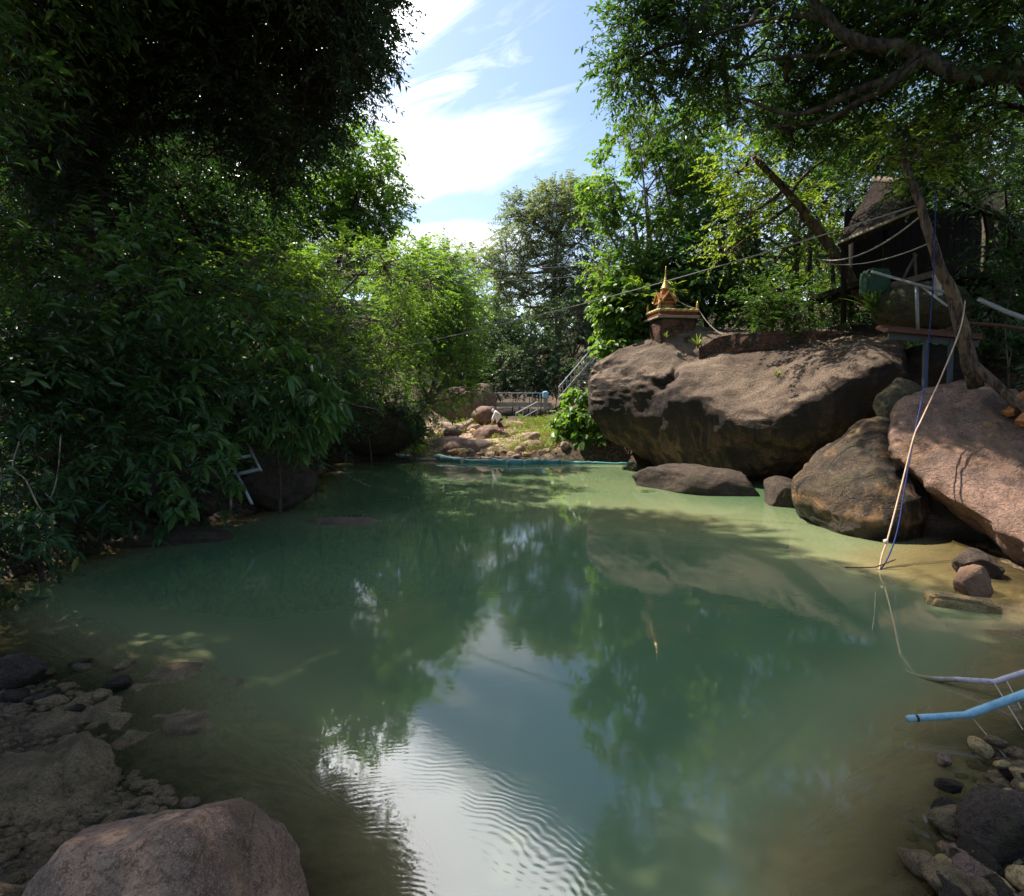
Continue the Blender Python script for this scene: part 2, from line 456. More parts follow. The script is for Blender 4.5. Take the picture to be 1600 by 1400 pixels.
M['sandy_rock'] = mat_rock('sandy_stone', (0.64, 0.45, 0.22), (0.50, 0.34, 0.155), (0.28, 0.18, 0.08), lich=0.1, scale=2)
M['ledge'] = mat_rock('mossy_mortar', (0.36, 0.25, 0.14), (0.22, 0.15, 0.085), (0.06, 0.045, 0.03), moss=0.45, lich=0.3, scale=2.6)
M['bark_dark'] = mat_bark('dark_bark', (0.075, 0.058, 0.042), (0.026, 0.021, 0.017))
M['bark'] = mat_bark('brown_bark', (0.115, 0.075, 0.048), (0.032, 0.022, 0.016))
M['bark_grey'] = mat_bark('grey_bark', (0.24, 0.20, 0.15), (0.09, 0.072, 0.055))
M['leaf_dark'] = mat_leaf('dark_evergreen_leaf', (0.024, 0.043, 0.026), (0.058, 0.092, 0.045), (0.05, 0.11, 0.02), rough=.42, spec=.4, tmix=.32)  # lifted towards blue, a thin haze put into the leaf colour
M['leaf_canopy'] = mat_leaf('canopy_leaf', (0.022, 0.045, 0.014), (0.055, 0.10, 0.028), (0.13, 0.27, 0.025), tmix=.42, rough=.33)
M['leaf_bright'] = mat_leaf('bright_compound_leaf', (0.050, 0.105, 0.020), (0.115, 0.20, 0.040), (0.32, 0.56, 0.04), yellow=(.30, .28, .04), tmix=.5, rough=.45)
M['leaf_shrub'] = mat_leaf('broad_shrub_leaf', (0.040, 0.095, 0.026), (0.105, 0.195, 0.050), (0.14, 0.32, 0.03), yellow=(.24, .25, .03), tmix=.32, rough=.40, spec=.45)
M['leaf_bank'] = mat_leaf('bank_bush_leaf', (0.022, 0.052, 0.020), (0.060, 0.12, 0.038), (0.08, 0.20, 0.025), yellow=(.22, .22, .03), tmix=.32, rough=.42)
M['leaf_vine'] = mat_leaf('large_vine_leaf', (0.050, 0.105, 0.020), (0.12, 0.20, 0.045), (0.28, 0.52, 0.035), yellow=(.34, .34, .05), tmix=.42, rough=.42, spec=.4)
M['leaf_lime'] = mat_leaf('lime_leaf', (0.08, 0.14, 0.02), (0.16, 0.23, 0.035), (0.36, 0.50, 0.03), yellow=(.42, .38, .06), tmix=.5)
M['leaf_far'] = mat_leaf('far_feathery_leaf', (0.12, 0.15, 0.075), (0.24, 0.27, 0.13), (0.34, 0.42, 0.11), tmix=.42, rough=.5)  # paled to put distance haze into the leaf colour
M['leaf_wood'] = mat_leaf('far_wood_leaf', (0.055, 0.095, 0.045), (0.12, 0.17, 0.075), (0.16, 0.27, 0.06), tmix=.36, rough=.45)
M['leaf_dry'] = mat_leaf('dry_brown_leaf', (0.10, 0.055, 0.035), (0.22, 0.125, 0.08), (0.22, 0.10, 0.05), tmix=.35, rough=.7)
M['weed'] = mat_leaf('low_weed', (0.07, 0.12, 0.02), (0.20, 0.26, 0.05), (0.34, 0.45, 0.04), yellow=(.46, .40, .12), tmix=.45, rough=.5)
M['dry_grass'] = mat_leaf('dry_grass', (0.20, 0.15, 0.07), (0.40, 0.31, 0.15), (0.35, 0.28, 0.10), tmix=.4, rough=.7)
# ------------------------------------------------------------------ ground and water
SHORE_PX = [(470, 1395), (330, 1300), (150, 1225), (120, 1150), (40, 1060), (-60, 985), (-60, 930), (140, 862), (290, 822), (365, 806),
            (455, 772), (505, 735), (525, 721), (640, 720), (760, 721), (880, 720), (1000, 722), (1015, 727), (1080, 738), (1240, 752), (1330, 775),
            (1440, 800), (1530, 850), (1650, 935), (1760, 1000), (1690, 1100), (1590, 1180), (1530, 1270), (1480, 1360), (1455, 1440)]
SHORE = np.array([onz(*p)[:2] for p in SHORE_PX] + [[1.3, 1.45], [0.2, 1.25], [-0.7, 1.5]])
SHORE = catmull_closed(SHORE, 260)
def shore_dist(P):
    """signed distance to the shoreline, positive over the pool"""
    P = np.asarray(P, float); d = np.full(len(P), 1e9); ins = np.zeros(len(P), bool)
    A = SHORE; B = np.roll(SHORE, -1, axis=0)
    for a, b in zip(A, B):
        ab = b - a; t = np.clip(((P - a) @ ab) / (ab @ ab + 1e-12), 0, 1)
        q = a + t[:, None] * ab - P
        d = np.minimum(d, np.hypot(q[:, 0], q[:, 1]))
        c = ((a[1] > P[:, 1]) != (b[1] > P[:, 1]))
        if c.any():
            xi = a[0] + (P[:, 1] - a[1]) * ab[0] / (ab[1] if abs(ab[1]) > 1e-12 else 1e-12)
            ins ^= c & (P[:, 0] < xi)
    return np.where(ins, d, -d)
def ground_z(XY, hi=True):
    XY = np.asarray(XY, float); X, Y = XY[:, 0], XY[:, 1]
    d = shore_dist(XY)
    P3 = np.column_stack([X, Y, X * 0])
    n1 = fbm(P3 * 0.55, 4, 3); n2 = fbm(P3 * 2.4, 3, 9)
    # pool bed
    # shelves: shallow sand by the right rocks, a broad sand bank at the back, a shallow stony shelf at the near left
    w = np.full(len(X), 1.05)
    def bump_(cx, cy, rx, ry, v):
        return v * np.exp(-(((X - cx) / rx) ** 2 + ((Y - cy) / ry) ** 2))
    shallow = bump_(5.4, 7.0, 2.8, 1.7, 1.35) + bump_(3.4, 10.0, 3.6, 1.9, 1.05) + bump_(-2.9, 3.9, 1.1, 1.3, 0.9) + bump_(-1.8, 2.6, 1.4, 1.2, .45) + bump_(4.4, 4.9, 1.0, .7, .30) \
        + bump_(3.1, 2.2, .6, .9, .35) + bump_(1.7, 13.5, 4.5, 3.2, 0.85) + bump_(2.5, 18, 3, 2.5, .6) + bump_(-3.6, 9.6, 1.6, 1.4, .7) + bump_(2.2, 5.6, .9, .28, .35)
    maxd = np.clip(1.75 - shallow, 0.10, 2.2)
    bed = -maxd * sstep(d, -0.05, 2.2) * (1 + .15 * n1) + 0.05 * n2 * sstep(d, 0, .4)
    bed = np.minimum(bed, -0.015 - 0.0 * d)
    o = np.maximum(-d, 0)
    right = sstep(X, 1.5, 4.5)
    backright = right * sstep(Y, 4.6, 7.5)
    far = sstep(Y, 19.5, 21.8)
    nearb = 1 - sstep(Y, 4.2, 6.0)
    z_right = 3.75 * sstep(o, 0.8, 4.6) + .25 * sstep(o, 5, 12) + 0.10 * n1
    z_left = 0.62 * o ** 0.85 + 0.3 * n1 * np.minimum(o, 1.5)
    z_left = np.minimum(z_left, 5.5 + .1 * o)
    z_near = 0.55 * sstep(o, 0, 1.3) + 0.12 * n1 * np.minimum(o, 1) + 0.4 * sstep(o, 1, 4)
    mid = z_left * (1 - right) + z_right * right
    mid = mid * (1 - nearb) + z_near * nearb
    # the stream valley beyond the row of bags
    xc = -1.2 + 0.02 * (Y - 21)
    fall = 0.055 * np.maximum(Y - 21.2, 0) ** 0.98 + 0.06
    lw = np.maximum(0, xc - 3.2 - X); rw = np.maximum(0, X - xc - (2.4 + 0.04 * np.maximum(Y - 21, 0)))
    z_far = fall + np.minimum(0.55 * lw, 6.0) + np.minimum(0.42 * rw, 5.5) + 0.28 * n1 + 0.07 * n2
    z_far = z_far + 9.0 * sstep(Y, 52, 90)
    out = mid * (1 - far) + z_far * far + 0.05 * n2
    out = np.maximum(out, 0.02 * sstep(o, 0, .2))
    return np.where(d > 0, bed, out)
def gz(x, y): return float(ground_z(np.array([[x, y]]))[0])

def axis_coords(lo, hi, n, c, k):
    t = np.linspace(-1, 1, n)
    a = math.asinh((lo - c) / k); b = math.asinh((hi - c) / k)
    return c + k * np.sinh(a + (b - a) * (t + 1) / 2)
gx = axis_coords(-420, 420, 250, 0.5, 7.0); gy = axis_coords(-60, 700, 330, 6, 7.5)
GX, GY = np.meshgrid(gx, gy)
XY = np.column_stack([GX.ravel(), GY.ravel()])
GZ = ground_z(XY)
nx, ny = len(gx), len(gy)
i = (np.arange(ny - 1)[:, None] * nx + np.arange(nx - 1)[None]).ravel()
mb = MB().add(np.column_stack([XY, GZ]), np.stack([i, i + 1, i + nx + 1, i + nx], -1))
def mat_ground():
    t = NT('stony_ground'); p = t.pos()
    sep = t.n.new('ShaderNodeSeparateXYZ'); t.l.new(p, sep.inputs[0])
    b = t.noise(p, 0.8, 6, .6); f = t.noise(p, 9, 6, .7); v = t.voronoi(p, 9.0); ve = t.voronoi(p, 9.0, 'DISTANCE_TO_EDGE')
    cc = t.voronoi(p, 9.0, out='Color')
    sepc = t.n.new('ShaderNodeSeparateColor'); t.l.new(cc, sepc.inputs[0])
    soil = t.mix(t.ss(f, .35, .65), (0.045, 0.033, 0.022), (0.11, 0.08, 0.052))
    stone = t.mix(sepc.outputs[0], (0.13, 0.095, 0.066), (0.30, 0.215, 0.15))
    n3 = t.noise(p, 4.2, 6, .68, .4)
    stone = t.mix(t.ss(n3, .4, .6), (0.10, 0.075, 0.05), (0.22, 0.16, 0.11))
    c = t.mix(t.math('MULTIPLY', t.ss(f, .48, .60), t.ss(b, .42, .58)), soil, stone)
    # the dry stream bed is pale
    far = t.math('MULTIPLY', t.ss(sep.outputs[1], 20.5, 22.5), t.math('MULTIPLY', t.ss(sep.outputs[1], 39, 36), t.ss(t.math('ABSOLUTE', t.math('ADD', sep.outputs[0], .8)), 5.2, 3.4)))
    c2 = t.mix(t.ss(n3, .40, .60), (0.20, 0.14, 0.085), t.mix(t.ss(f, .4, .6), (0.34, 0.24, 0.155), (0.52, 0.38, 0.26)))
    c = t.mix(far, c, c2)
    # sand under the water
    bed = t.ss(sep.outputs[2], 0.02, -0.06)
    sand = t.mix(t.ss(t.noise(p, 1.3, 6, .6, .5), .35, .65), (0.19, 0.125, 0.055), (0.46, 0.31, 0.14))
    rubble = t.mix(t.ss(n3, .38, .58), (0.06, 0.05, 0.028), t.mix(t.ss(f, .35, .65), (0.13, 0.105, 0.055), (0.22, 0.175, 0.09)))
    lf = t.ss(sep.outputs[0], -0.6, -1.8)
    bedc = t.mix(lf, sand, rubble)
    c = t.mix(bed, c, bedc)
    h = t.math('ADD', t.math('MULTIPLY', n3, .16), t.math('MULTIPLY', f, .05))
    return t.done(t.bsdf(c, .92, .15, 0, t.bump(h, .8, .8)))
ground = struct(mb.build('ground', mat_ground(), smooth=True))

wx = np.linspace(-10.5, 9.5, 240); wy = np.linspace(0.6, 22.2, 260)
WX, WY = np.meshgrid(wx, wy); XYw = np.column_stack([WX.ravel(), WY.ravel()])
dep = np.clip(-ground_z(XYw), 0, 3)
i = (np.arange(259)[:, None] * 240 + np.arange(239)[None]).ravel()
mb = MB().add(np.column_stack([XYw, XYw[:, 0] * 0]), np.stack([i, i + 1, i + 241, i + 240], -1), tone=dep)
def mat_water():
    t = NT('murky_pool_water'); dpt = t.attr('tone'); p = t.pos()
    sep = t.n.new('ShaderNodeSeparateXYZ'); t.l.new(p, sep.inputs[0])
    nz = t.noise(p, 0.42, 4, .55, .6)
    d = t.math('ADD', dpt, t.math('MULTIPLY', t.math('SUBTRACT', nz, .5), t.math('MULTIPLY', dpt, .45)))
    body = t.mix(t.ss(d, 0.10, 0.62), (0.42, 0.32, 0.14), (0.225, 0.265, 0.130))
    body = t.mix(t.ss(d, 0.55, 1.45), body, (0.110, 0.190, 0.092))
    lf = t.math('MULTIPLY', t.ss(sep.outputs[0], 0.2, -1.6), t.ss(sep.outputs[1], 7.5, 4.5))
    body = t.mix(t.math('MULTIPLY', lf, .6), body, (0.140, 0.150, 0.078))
    # suspended silt drifting in soft clouds
    silt = t.noise(t.pos((1, 1.6, 1)), 1.1, 6, .6, .9)
    body = t.mix(t.math('MULTIPLY', t.ss(silt, .50, .72), .35), body, (0.20, 0.20, 0.095))
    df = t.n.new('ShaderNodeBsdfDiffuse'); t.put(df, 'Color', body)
    tr = t.n.new('ShaderNodeBsdfTransparent'); t.put(tr, 'Color', (0.93, 0.96, 0.88))
    clear = t.math('POWER', 2.718, t.math('MULTIPLY', d, -3.0))
    clear = t.math('MAXIMUM', t.math('MULTIPLY', clear, 0.96), 0.13)
    m1 = t.n.new('ShaderNodeMixShader'); t.put(m1, 0, clear); t.l.new(df.outputs[0], m1.inputs[1]); t.l.new(tr.outputs[0], m1.inputs[2])
    # ripples: rings from the near bank, fine breeze ripples elsewhere
    def rings(cx, cy, lam, r0, r1, amp, ph=0.0, dist=0.0):
        dx = t.math('SUBTRACT', sep.outputs[0], cx); dy = t.math('SUBTRACT', sep.outputs[1], cy)
        r = t.math('SQRT', t.math('ADD', t.math('MULTIPLY', dx, dx), t.math('MULTIPLY', dy, dy)))
        r = t.math('ADD', r, t.math('MULTIPLY', t.noise(p, 1.6, 3, .5), dist))
        s = t.math('SINE', t.math('MULTIPLY_ADD', r, 2 * math.pi / lam, ph))
        env = t.math('MULTIPLY', t.ss(r, r1, r1 - .55), t.ss(r, r0, r0 + .1))
        brk = t.ss(t.noise(p, 2.6, 3, .5), .34, .60)
        return t.math('MULTIPLY', t.math('MULTIPLY', s, amp), t.math('MULTIPLY', env, brk))
    h = rings(-0.60, 1.75, 0.040, .2, 1.95, 0.00011, 0, .34)
    h = t.math('ADD', h, rings(-0.1, 1.1, 0.044, .2, 1.9, 0.00010, 1.0, .30))
    h = t.math('ADD', h, rings(1.6, 0.7, 0.05, .2, 2.0, 0.00009, 2.0, .35))
    br = t.noise(t.pos((1.0, 1.7, 1)), 8.0, 3, .55)
    calm = t.ss(t.noise(t.pos((.6, .9, 1)), .55, 3, .5), .36, .62, 0.35, 1.0)
    h = t.math('ADD', h, t.math('MULTIPLY', br, t.math('MULTIPLY', calm, 0.00055)))
    h = t.math('ADD', h, t.math('MULTIPLY', t.noise(t.pos((1, 1.6, 1)), 24.0, 2, .5), t.math('MULTIPLY', calm, 0.00013)))
    nrm = t.bump(h, 1.0, 1.0)
    gl = t.n.new('ShaderNodeBsdfGlossy'); t.put(gl, 'Roughness', 0.012); t.l.new(nrm, gl.inputs['Normal'])
    fr = t.n.new('ShaderNodeFresnel'); fr.inputs['IOR'].default_value = 1.78; t.l.new(nrm, fr.inputs['Normal'])
    m2 = t.n.new('ShaderNodeMixShader'); t.l.new(fr.outputs[0], m2.inputs[0]); t.l.new(m1.outputs[0], m2.inputs[1]); t.l.new(gl.outputs[0], m2.inputs[2])
    return t.done(m2.outputs[0])
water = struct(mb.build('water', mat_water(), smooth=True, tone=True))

# ------------------------------------------------------------------ rocks
_ico = {}
def ico(n):
    if n not in _ico:
        bm = bmesh.new(); bmesh.ops.create_icosphere(bm, subdivisions=n, radius=1.0)
        V = np.array([v.co[:] for v in bm.verts]); F = np.array([[v.index for v in f.verts] for f in bm.faces]); bm.free()
        _ico[n] = (V, F)
    return _ico[n]
def rock_verts(r, seed, n=5, facets=9, amp=0.16, detail=0.03, soft=0.85, cut=(0.62, 0.92)):
    V0, F = ico(n); V = V0.copy(); rg = np.random.default_rng(seed)
    for _ in range(facets):
        nn = unit(rg.normal(size=3)); h = rg.uniform(*cut)
        dd = V @ nn - h; dd = np.maximum(dd, 0)
        V -= nn * (dd * soft)[:, None]
    V = V * (1 + amp * fbm(V0 * 1.3 + seed, 3, seed))[:, None]
    R = np.array(r, float)
    P = V * R
    s = 1.0 / max(R.mean(), .01)
    nrm = unit(V0 / R)
    ab = fbm(P * 1.9 * s ** .5 + seed, 4, seed + 5) * R.mean() * detail * 2.2 + ridged(P * 4.5 * s ** .6, 3, seed + 8) * R.mean() * detail * .8
    return P + nrm * ab[:, None], F
def rotm(e): return np.array(Matrix.Rotation(e[2], 3, 'Z') @ Matrix.Rotation(e[1], 3, 'Y') @ Matrix.Rotation(e[0], 3, 'X'))
def rock(name, label, loc, r, m, seed, eul=(0, 0, 0), cat='boulder', group=None, **kw):
    V, F = rock_verts(r, seed, **kw)
    o = MB().add(V @ rotm(eul).T, F).build(name, M[m], smooth=True)
    o.location = tuple(float(v) for v in loc)
    return tag(o, label, cat, group)
def loft_rock(name, label, stations, back, m, seed, ns=150, nt=190, amp=0.22, fine=0.05, nose=(None, None), cat='boulder', ridge=.05, back_drop=0.6, grooves=()):
    """a boulder from its cross-sections: each station lists points from the crest over the face down to the foot; the hidden far side is rounded off behind"""
    rings = []
    for pts in stations:
        pts = [np.asarray(p, float) for p in pts]
        top, bot = pts[0], pts[-1]
        b = np.asarray(back, float)
        h = np.linalg.norm(top - bot); k = min(1.0, h / 2.2)
        mid = (top + bot) / 2
        ring = pts + [bot + b * .55 * k + np.array([0, 0, -.1]), mid + b * 1.0 * k - np.array([0, 0, back_drop * .4]), top + b * .6 * k + np.array([0, 0, -.12 * k])]
        rings.append(np.array(ring))
    R = np.array(rings)                                         # S x K x 3
    S, K, _ = R.shape
    flat = catmull(R.reshape(S, -1), ns).reshape(ns, K, 3)
    # round the ends
    t = np.linspace(0, 1, ns); e = np.minimum(t, 1 - t) / 0.07
    k = np.sqrt(np.clip(1 - (1 - np.clip(e, 0, 1)) ** 2, 0, 1)); k = np.maximum(k, 0.02)
    cen = flat.mean(1, keepdims=True); flat = cen + (flat - cen) * k[:, None, None]
    V = catmull_closed(flat.transpose(1, 0, 2), nt).transpose(1, 0, 2)
    ii = np.arange(ns - 1)[:, None] * nt; j = np.arange(nt)[None]; j2 = (j + 1) % nt
    F = np.stack([ii + j, ii + j2, ii + nt + j2, ii + nt + j], -1).reshape(-1, 4)
    du = np.gradient(V, axis=0); dv = np.gradient(V, axis=1)
    N = unit(np.cross(du, dv)).reshape(-1, 3); V = V.reshape(-1, 3)
    cc = np.repeat(cen[:, 0], nt, axis=0)
    if ((V - cc) * N).sum(1).mean() < 0: N = -N
    kk = np.repeat(np.clip(e, 0.15, 1), nt)
    dsp = amp * fbm(V * np.array([.5, .5, .75]) + seed, 4, seed) + fine * fbm(V * 3.2 + seed, 4, seed + 3) + ridge * (ridged(V * np.array([.9, .9, 1.9]) + seed, 4, seed + 11) - .3)
    for path, wdt, dep in grooves:
        pp = catmull(path, 60); dmin = np.full(len(V), 9.0)
        Vd = V + .34 * np.stack([fbm(V * 1.3 + 7 * q, 4, 50 + q) for q in range(3)], 1) + .10 * np.stack([fbm(V * 5 + 7 * q, 3, 60 + q) for q in range(3)], 1)
        brk = sstep(fbm(V * .8 + 3, 3, 71), -.22, .25)
        for q in pp: dmin = np.minimum(dmin, np.linalg.norm(Vd - q, axis=1))
        dsp = dsp - dep * brk * np.exp(-(dmin / (wdt * (1 + .5 * fbm(V * 1.7, 2, 3)))) ** 2)
    V = V + N * (dsp * kk)[:, None]
    mb = MB().add(V, F)
    mb.F.append(np.array([list(range(nt))])); mb.F.append(np.array([list(range(len(V) - 1, len(V) - 1 - nt, -1))]))
    return tag(mb.build(name, M[m], smooth=True), label, cat)

def st(px, *rows): return [at(px, y, Y) for y, Y in rows]
# the great overhanging boulder on the far side of the pool
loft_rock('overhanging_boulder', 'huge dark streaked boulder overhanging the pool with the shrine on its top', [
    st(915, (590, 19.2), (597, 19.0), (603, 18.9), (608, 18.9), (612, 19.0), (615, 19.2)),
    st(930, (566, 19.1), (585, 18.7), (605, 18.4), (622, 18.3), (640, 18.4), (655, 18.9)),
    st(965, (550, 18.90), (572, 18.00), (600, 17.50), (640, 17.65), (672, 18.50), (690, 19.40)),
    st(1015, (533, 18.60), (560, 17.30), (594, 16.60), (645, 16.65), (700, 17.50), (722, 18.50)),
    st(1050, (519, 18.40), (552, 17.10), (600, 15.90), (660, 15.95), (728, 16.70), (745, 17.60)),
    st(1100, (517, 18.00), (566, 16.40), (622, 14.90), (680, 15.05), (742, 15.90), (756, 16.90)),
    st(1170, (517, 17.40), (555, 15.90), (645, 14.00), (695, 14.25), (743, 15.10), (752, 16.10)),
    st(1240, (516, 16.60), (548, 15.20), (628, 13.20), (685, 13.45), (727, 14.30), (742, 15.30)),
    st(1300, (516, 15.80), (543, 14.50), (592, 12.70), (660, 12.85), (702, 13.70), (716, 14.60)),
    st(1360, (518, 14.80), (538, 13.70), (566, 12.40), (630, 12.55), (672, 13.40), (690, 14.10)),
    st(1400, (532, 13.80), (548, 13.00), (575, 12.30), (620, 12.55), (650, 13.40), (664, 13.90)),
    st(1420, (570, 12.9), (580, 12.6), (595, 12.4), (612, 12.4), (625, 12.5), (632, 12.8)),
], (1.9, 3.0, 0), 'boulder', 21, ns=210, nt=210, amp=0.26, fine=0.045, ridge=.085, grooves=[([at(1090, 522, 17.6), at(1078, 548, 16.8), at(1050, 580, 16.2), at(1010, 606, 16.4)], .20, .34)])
loft_rock('tilted_slab', 'pinkish tilted slab boulder with a sunlit top and undercut edge', [
    st(1388, (668, 9.6), (675, 9.4), (682, 9.3), (690, 9.4), (694, 9.6)),
    st(1400, (640, 9.9), (665, 9.4), (695, 9.05), (712, 9.1), (716, 9.7)),
    st(1430, (614, 10.3), (650, 9.5), (722, 8.7), (740, 8.8), (744, 9.7)),
    st(1480, (600, 10.4), (650, 9.3), (762, 8.1), (786, 8.3), (790, 9.3)),
    st(1540, (600, 10.1), (680, 8.8), (796, 7.5), (834, 7.7), (838, 8.9)),
    st(1600, (628, 9.6), (720, 8.2), (836, 6.9), (884, 7.1), (888, 8.3)),
    st(1670, (676, 8.8), (772, 7.5), (880, 6.3), (930, 6.5), (936, 7.7)),
    st(1740, (740, 8.0), (830, 7.0), (920, 6.1), (960, 6.3), (966, 7.2)),
    st(1775, (840, 7.0), (860, 6.7), (880, 6.5), (900, 6.5), (905, 6.8)),
], (1.2, 1.9, -.35), 'slab', 33, ns=150, nt=170, amp=0.12, fine=0.05, ridge=.09)
loft_rock('wedged_boulder', 'brown boulder with ochre face wedged under the great boulder at the waterline', [
    st(1236, (752, 10.6), (757, 10.4), (762, 10.3), (768, 10.3), (772, 10.5)),
    st(1256, (728, 10.6), (748, 10.1), (768, 9.9), (788, 9.9), (800, 10.2)),
    st(1300, (696, 10.5), (735, 9.7), (775, 9.3), (815, 9.25), (836, 9.5)),
    st(1350, (664, 10.3), (715, 9.4), (770, 8.9), (825, 8.7), (850, 8.9)),
    st(1400, (664, 10.2), (712, 9.3), (775, 8.7), (830, 8.5), (858, 8.7)),
    st(1440, (712, 10.0), (745, 9.4), (785, 8.9), (825, 8.75), (850, 8.9)),
    st(1462, (770, 9.9), (782, 9.6), (798, 9.3), (812, 9.3), (822, 9.5)),
], (1.0, 1.5, 0), 'ochre_rock', 47, ns=120, nt=130, amp=0.16, fine=0.05, ridge=.10)
W = lambda px, py, z=0.0: onz(px, py, z)
rock('flat_waterline_rock', 'low dark flat rock at the waterline below the overhang', W(1105, 778) + [0.15, 1.3, 0.10], (1.6, .9, .52), 'dark_rock', 51, (0, .03, -.5))
rock('waterline_rock', 'small dark rock tucked between the low flat rock and the wedged boulder', at(1225, 775, 11.8), (.55, .6, .45), 'dark_rock', 52, cat='rock')
rock('choked_stone', 'grey mossy stone choked between the great boulder and the slab', at(1405, 632, 11.0), (.36, .5, .5), 'moss_rock', 53, cat='rock')
rock('mossy_boulder', 'mossy round boulder behind the walkway rail under the hut', at(1436, 482, 12.6), (1.08, .9, .52), 'moss_rock', 57, (0, .05, .3), facets=4)
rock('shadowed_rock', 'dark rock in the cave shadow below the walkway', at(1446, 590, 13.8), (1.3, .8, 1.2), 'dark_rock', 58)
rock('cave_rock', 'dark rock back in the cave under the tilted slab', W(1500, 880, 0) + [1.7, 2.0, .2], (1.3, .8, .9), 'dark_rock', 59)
rock('half_lit_rock', 'angular two-toned rock at the water edge under the tilted slab', W(1524, 925) + [0, 0, .08], (.27, .22, .24), 'slab', 61, (.2, .5, .4), cat='rock', facets=12, cut=(.5, .8), n=5)
rock('angular_rock', 'dark angular rock half hidden behind the two-toned rock', W(1545, 905) + [0.05, .22, .12], (.26, .24, .26), 'dark_rock', 62, cat='rock', facets=12, cut=(.5, .8))
def block_rock(name, label, c, size, eul, m, seed):
    V0, F = ico(5); P = np.sign(V0) * np.abs(V0) ** 0.38; P = P / np.abs(P).max(0)
    V = P * (np.array(size) / 2); V = V + V0 * (0.035 * fbm(V0 * 2.4 + seed, 4, seed))[:, None] * 1.2
    o = MB().add(V @ rotm(eul).T, F).build(name, M[m], smooth=True); o.location = tuple(float(x) for x in c)
    return tag(o, label, 'rock')
block_rock('flat_sandy_slab', 'flat ochre stone slab lying out of the shallow water', W(1502, 948) + [0, 0, .035], (.62, .20, .15), (.05, .06, -.42), 'sandy_rock', 63)
block_rock('sunken_sandy_slab', 'ochre stone slab just under the shallow water beside the edge of the cave', W(1570, 992) + [.02, 0, -.06], (.50, .30, .12), (.02, -.04, -.30), 'sandy_rock', 64)
rock('wet_black_rock', 'wet purplish black angular rock at the near right bank', W(1560, 1330) + [.04, 0, .08], (.25, .21, .22), 'dark_rock', 66, (.2, -.2, .5), facets=14, cut=(.45, .8), cat='rock')
# near left
rock('near_boulder', 'large pinkish brown boulder at the near left corner of the pool', (-1.24, 1.83, 0.15), (.47, .54, .76), 'near_rock', 88, (0.0, .10, -.45), facets=7, amp=.12, n=6, detail=.03)
rock('mossy_ledge', 'broken mossy stone ledge at the near left bank', (-2.85, 2.60, 0.0), (.74, .56, .17), 'ledge', 72, (.05, .12, -.5), facets=8, amp=.2, n=6, detail=.07, cat='ledge')
rock('stepped_ledge', 'narrow mossy stone lip running down to the water beside the broken ledge', (-2.55, 3.02, 0.0), (.52, .20, .17), 'ledge', 73, (.0, .05, -.75), facets=8, amp=.2, n=6, detail=.07, cat='ledge')
rock('sunken_ledge', 'flat stone shelf under the water off the near left bank', (-2.62, 3.95, -.10), (.74, .62, .10), 'ledge', 74, (0, .03, -.4), facets=10, amp=.2, n=6, detail=.10, cat='ledge')
rock('far_left_stone', 'grey round stone at the dark left waterline', W(40, 1070) + [-.1, 0, .1], (.22, .18, .13), 'dark_rock', 75, cat='rock')
# left bank
rock('root_boulder', 'dark rough boulder on the left bank below the hanging leaves', at(432, 752, 11.0) + [0, .3, -.05], (.62, .6, .62), 'dark_rock', 81, facets=5, detail=.07)
rock('pale_bank_boulder', 'grey boulder in the shade beside the rubble on the left bank', at(285, 775, 9.2) + [0, .2, 0], (.75, .5, .55), 'dark_rock', 82, facets=6)
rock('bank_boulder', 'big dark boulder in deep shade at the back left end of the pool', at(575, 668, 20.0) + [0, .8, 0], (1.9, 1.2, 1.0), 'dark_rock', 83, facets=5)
rock('low_bank_rock', 'long low brown rock on the waterline in front of the dark boulder', at(590, 708, 22.2) + [0, .2, -.1], (1.4, .5, .28), 'brown_rock', 84, facets=6)
rock('bank_ledge', 'low black rock ledge in deep shade at the left waterline', W(250, 850) + [0, .2, .02], (.95, .42, .22), 'dark_rock', 86, (0, 0, .25), facets=9, cat='ledge')
rock('brown_sunken_boulder', 'smooth brown boulder breaking the water off the left bank', W(535, 815) + [0, 0, -.17], (.85, .42, .25), 'brown_rock', 85, facets=4)
# stream bed beyond the bags
rock('stream_boulder', 'broad reddish boulder just behind the bags at the stream mouth', at(706, 712, 23.3), (1.30, .9, .80), 'brown_rock', 91, (0, .05, .1), facets=5)
rock('standing_rock', 'flat topped boulder under the person in white', at(771, 680, 28.6) + [0, 0.3, -.12], (1.12, .95, .62), 'brown_rock', 93, (0, .10, -.1), facets=7, amp=.1)
rock('loaf_rock', 'loaf shaped stone on the slabs behind the broad reddish boulder', at(708, 676, 27.0), (.46, .36, .30), 'brown_rock', 94, facets=3, cat='rock')
rock('pale_slab', 'smooth pale rock slab in front of the flat topped boulder', at(748, 694, 25.6) + [0, 0, -.1], (1.15, .9, .35), 'pale_rock', 95, (.0, .1, .6), facets=3)
rock('leaning_slab', 'long pinkish slab leaning up beside the flat topped boulder', at(815, 688, 27.0), (1.0, .5, .34), 'pale_rock', 96, (0, -.30, .2), facets=5)
rock('right_slab', 'small pale slab in the weeds on the stream bank', at(826, 696, 25.6), (.62, .4, .22), 'pale_rock', 97, (0, -.25, .3), facets=5)
rock('upper_slab', 'wide pale slab upstream of the loaf shaped stone', at(690, 668, 30.5) + [-.2, 0, -.1], (1.5, .9, .40), 'pale_rock', 98, facets=4)
rock('weedy_rock', 'round brown rock among weeds below the footbridge', at(760, 650, 34.0), (.85, .7, .62), 'brown_rock', 99, facets=4)
rock('wall_boulder', 'tall brown boulder wall beside the left end of the footbridge', at(716, 632, 38.5) + [-.6, 1.0, -.4], (2.5, 1.5, 1.9), 'brown_rock', 101, (0, .05, .2), facets=6)
